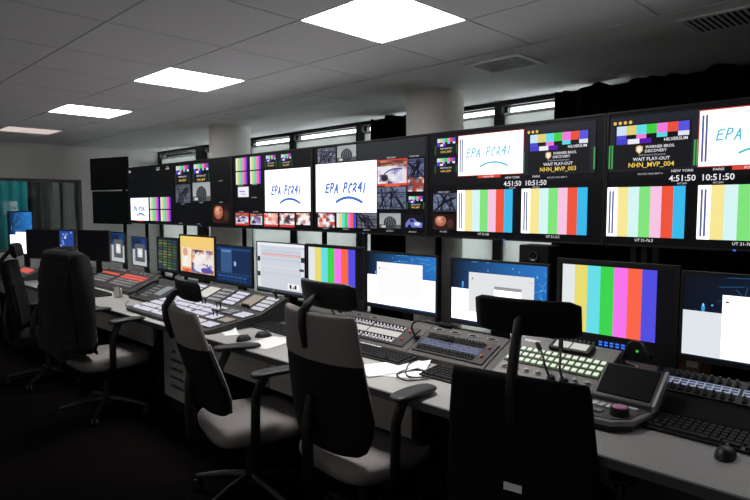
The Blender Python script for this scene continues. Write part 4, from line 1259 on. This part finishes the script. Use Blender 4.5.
# ------------------------------------------------------------------ chairs
def sring(cx, cy, hw, hd, n=20, e=3.0, curve=0.0, z=0.0):
    out = []
    for k in range(n):
        a = 2 * PI * k / n
        c, s_ = math.cos(a), math.sin(a)
        x = hw * abs(c) ** (2 / e) * (1 if c >= 0 else -1)
        y = hd * abs(s_) ** (2 / e) * (1 if s_ >= 0 else -1)
        out.append((cx + x, cy + y + curve * (x / max(hw, 1e-4)) ** 2 * (hw / .24) ** 2, z))
    return out
def chair(lab, x, y, rz, back_top=1.08, head_top=1.23, arm_z=.75, seat_z=.46, dark=False, headrest=True, arms=True, base_rot=.3, sticker=False, rec=0.0, bh=.575, cv=.045, hh=.060):
    T = thing('office_chair', lab, 'chair', (x, y, 0), rz, 'swivel chairs at the control desk')
    fab = M_FABRICD if dark else M_FABRIC
    # seat cushion: loft along z
    m = MB(); R = []
    for hw, hd, dz in ((.21, .21, -.09), (.252, .248, -.08), (.265, .26, -.05), (.265, .262, -.02), (.255, .252, -.004), (.21, .20, .004)):
        R.append(sring(0, .01, hw, hd, 28, 4.0, 0, seat_z + dz))
    m.loft(R); m.build('seat', fab, T, smooth=1.0)
    m = MB(); m.box(-.19, .19, -.16, .17, seat_z - .115, seat_z - .084); m.build('seat_pan', M_BLACK, T, bevel=.01)
    m = MB(); m.box(-.09, .09, -.10, .10, seat_z - .155, seat_z - .115)
    m.tube([(.09, .05, seat_z - .13), (.25, .06, seat_z - .13)], .007, 8); m.build('mechanism', M_BLACK, T)
    # back
    zb = back_top - bh
    H = back_top - zb
    def yb(t): return -.245 - .012 * math.sin(t * PI) - .075 * max(0, t - .25) + .06 * max(0, .2 - t) - rec * H * t
    def hw(t): return .215 + .080 * min(1, (t / .24)) ** .6 - .048 * max(0, (t - .3) / .7)
    m = MB(); R = []
    for t, k in ((0, .75), (.015, .93), (.05, 1), (.12, 1), (.2, 1), (.3, 1), (.45, 1), (.6, 1), (.75, 1), (.9, 1), (.97, .99), (.992, .95), (1.0, .86)):
        R.append(sring(0, yb(t), hw(t) * (k if t < .9 else 1 - (1 - k) * .35), .027 * k, 24, 3.2, cv, zb + H * t))
    m.loft(R); m.build('backrest', M_BLACKM if not dark else M_FABRICD, T, smooth=1.1)
    m = MB(); R = []
    for t, k in ((.68, 1.06), (.71, 1.12), (.78, 1.14), (.9, 1.14), (.97, 1.12), (1.0, 1.06), (1.016, .85), (1.022, .5)):
        R.append(sring(0, yb(min(t, 1)), hw(min(t, 1)) * (1.008 if t < 1 else .995 - (1.06 - k) * .05), .027 * k + .002, 24, 3.2, cv, zb + H * t))
    m.loft(R); m.build('back_upholstery', fab, T, smooth=1.1)
    m = MB(); R = []
    for t in (.04, .2, .4, .6, .72):
        R.append([(px_, py_ + .012, pz_) for px_, py_, pz_ in sring(0, yb(t) + .012, hw(t) * .95, .022, 24, 3.2, cv, zb + H * t)])
    m.loft(R); m.build('back_cushion', fab, T, smooth=1.1)
    # spine joining back and seat
    m = MB(); m.tube([(0, -.06, seat_z - .125), (0, -.24, seat_z - .12), (0, -.315, seat_z - .06), (0, -.318, zb + .12), (0, -.300, zb + .25)], [.03, .03, .028, .026, .018], 10)
    m.build('spine', M_BLACK, T, smooth=1.0)
    if headrest:
        hz = head_top
        yh = -.245 - rec * (hz - .07 - zb)
        m = MB(); R = []
        for i in range(13):
            u = -1 + 2 * i / 12
            k = max(.25, 1 - abs(u) ** 14 * .75)
            cx, cy = u * .192, yh + .045 * u * u
            ring = []
            for q in range(16):
                a = 2 * PI * q / 16
                c, s_ = math.cos(a), math.sin(a)
                yy = .019 * k * abs(c) ** .7 * (1 if c > 0 else -1)
                zz = hh * (1 - (1 - k) * .3) * abs(s_) ** .6 * (1 if s_ > 0 else -1)
                ring.append((cx, cy + yy - .18 * zz, hz - hh + zz))
            R.append(ring)
        m.loft(R); m.build('headrest', M_BLACK if not dark else M_BLACKM, T, smooth=1.0)
        y1 = yb(1) - .03
        m = MB()
        m.tube([(0, yb(.78) - .030, back_top - .14), (0, yb(.92) - .040, back_top - .05), (0, y1 - .006, back_top + .015), (0, (y1 + yh) / 2 - .022, (back_top + hz) / 2 - .03), (0, yh - .032, hz - .072), (0, yh - .012, hz - .066)], [.017, .019, .019, .018, .017, .015], 10)
        m.build('headrest_arm', M_BLACK, T, smooth=1.0)
    if arms:
        for sx in (-1, 1):
            m = MB()
            X = sx * .30
            m.tube([(sx * .12, -.06, seat_z - .10), (sx * .26, -.075, seat_z - .10), (X, -.08, seat_z - .05), (X, -.075, arm_z - .12), (X, -.03, arm_z - .022)], [.02, .022, .024, .024, .026], 10, flat=.7)
            a = m.build('armrest', M_BLACK, T, smooth=1.0)
            m = MB(); R = []
            for w_, d_, z_ in ((.036, .115, -.022), (.047, .130, -.014), (.050, .134, -.006), (.047, .130, .002), (.034, .115, .005)):
                R.append([(X + p[0] - sx * .012 * (p[1] / .13), .03 + p[1], arm_z - .003 + p[2] + .006 * math.cos(p[1] * 12)) for p in sring(0, 0, w_, d_, 20, 3.4, 0, z_)])
            m.loft(R); m.build('arm_pad', M_BLACK, a, smooth=1.0)
    # base
    m = MB(); m.cyl((0, 0, .10), (0, 0, .25), .028, n=16); m.cyl((0, 0, .25), (0, 0, seat_z - .15), .018, n=14); m.cyl((0, 0, .07), (0, 0, .12), .045, .035, 16)
    m.build('gas_lift', M_BLACK, T, smooth=.7)
    for k in range(5):
        a = base_rot + 2 * PI * k / 5
        c, s_ = math.cos(a), math.sin(a)
        m = MB(); m.tube([(c * .03, s_ * .03, .105), (c * .17, s_ * .17, .095), (c * .32, s_ * .32, .068)], [.026, .021, .014], 8)
        L = m.build('base_leg', M_BLACK, T, smooth=.9)
        m = MB()
        for q in (-1, 1):
            ox, oy = -s_ * .014 * q, c * .014 * q
            m.cyl((c * .32 + ox - s_ * .008 * q, s_ * .32 + oy + c * .008 * q, .028), (c * .32 + ox + s_ * .004 * q, s_ * .32 + oy - c * .004 * q, .028), .0275, n=14)
        m.cyl((c * .32, s_ * .32, .02), (c * .32, s_ * .32, .07), .008, n=8)
        m.build('castor', M_BLACK, L, smooth=.6)
    if sticker:
        m = MB(); m.box(-.035, .030, yb(.46) - .0300, yb(.46) - .0265, zb + .305, zb + .332); tag(m.build('sticker', M_PAPER, T), 'small white sticker')
    return T
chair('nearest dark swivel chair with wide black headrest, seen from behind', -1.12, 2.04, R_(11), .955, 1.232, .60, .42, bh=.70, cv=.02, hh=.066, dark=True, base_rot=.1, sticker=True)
chair('grey fabric swivel chair in the middle with headrest in front of the colour bars', -1.935, 1.86, R_(-4), 1.095, 1.232, .762, .46, base_rot=.5, bh=.60)
chair('grey fabric swivel chair turned sideways in front of the vision mixer', -2.655, 1.71, R_(-14), 1.045, 1.197, .75, .45, base_rot=.2, rec=.17, bh=.52, hh=.052)
chair('swivel chair with a dark jacket over its back', -4.53, 1.66, R_(2), 1.08, 1.23, .745, .46, base_rot=.6)
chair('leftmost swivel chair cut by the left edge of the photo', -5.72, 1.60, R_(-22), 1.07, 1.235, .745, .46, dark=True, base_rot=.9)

# jacket over the back of the second chair from the left
def jacket():
    T = thing('jacket', 'dark jacket hung over a swivel chair back', 'jacket', (-4.53, 1.66, .45), R_(2))
    o = -.45
    rnd = random.Random(2)
    m = MB(); R = []
    lv = [(1.245, .13, .04), (1.243, .20, .060), (1.225, .262, .078), (1.17, .292, .092), (1.08, .30, .105), (.95, .302, .112), (.82, .30, .118), (.70, .305, .124), (.60, .31, .128), (.52, .30, .125)]
    n = 64
    NL = 54
    for q in range(NL + 1):
        fi = q / NL * (len(lv) - 1)
        i0 = min(int(fi), len(lv) - 2); w1 = fi - i0
        z, hw_, hd_ = [lv[i0][c] * (1 - w1) + lv[i0 + 1][c] * w1 for c in range(3)]
        qu = .010 * abs(math.sin(PI * z / .062)) * min(1, fi / 2.5)
        ring = []
        for k in range(n):
            a = 2 * PI * k / n
            c, s_ = math.cos(a), math.sin(a)
            f = 1 + (.045 * math.sin(7 * a + z * 6) + .03 * math.sin(12 * a - z * 9) + .02 * math.sin(17 * a + z * 21)) * min(1, fi / 4)
            x = (hw_ * 1.03 * f + qu) * abs(c) ** .72 * (1 if c > 0 else -1)
            y = -.285 + (hd_ * f + qu) * abs(s_) ** .8 * (1 if s_ > 0 else -1) + .02 * (x / .3) ** 2
            ring.append((x - .015, y, z + o + (.025 * math.sin(3 * a + 1) + .012 * math.sin(8 * a)) * max(0, fi - len(lv) + 3) / 2))
        R.append(ring)
    m.loft(R); m.build('jacket_body', M_JACKET, T, smooth=1.4)
    m = MB(); R = []
    for z, hw_, hd_ in ((1.225, .16, .068), (1.245, .15, .062), (1.256, .14, .056), (1.252, .12, .044), (1.235, .10, .034)):
        R.append([(hw_ * math.cos(2 * PI * k / 24), -.275 + hd_ * math.sin(2 * PI * k / 24), z + o + .012 * math.sin(2 * PI * k / 24)) for k in range(24)])
    m.loft(R); m.build('collar', M_JACKET, T, smooth=1.4)
    for sx in (-1, 1):
        m = MB(); P = [(sx * .25, -.26, 1.19 + o), (sx * .31, -.27, 1.08 + o), (sx * .335, -.27, .92 + o), (sx * .33, -.26, .76 + o), (sx * .315, -.26, .60 + o)]
        m.tube(P, [.06, .072, .066, .060, .052], 14, flat=1.25)
        m.build('sleeve', M_JACKET, T, smooth=1.4)
    return T
jacket()
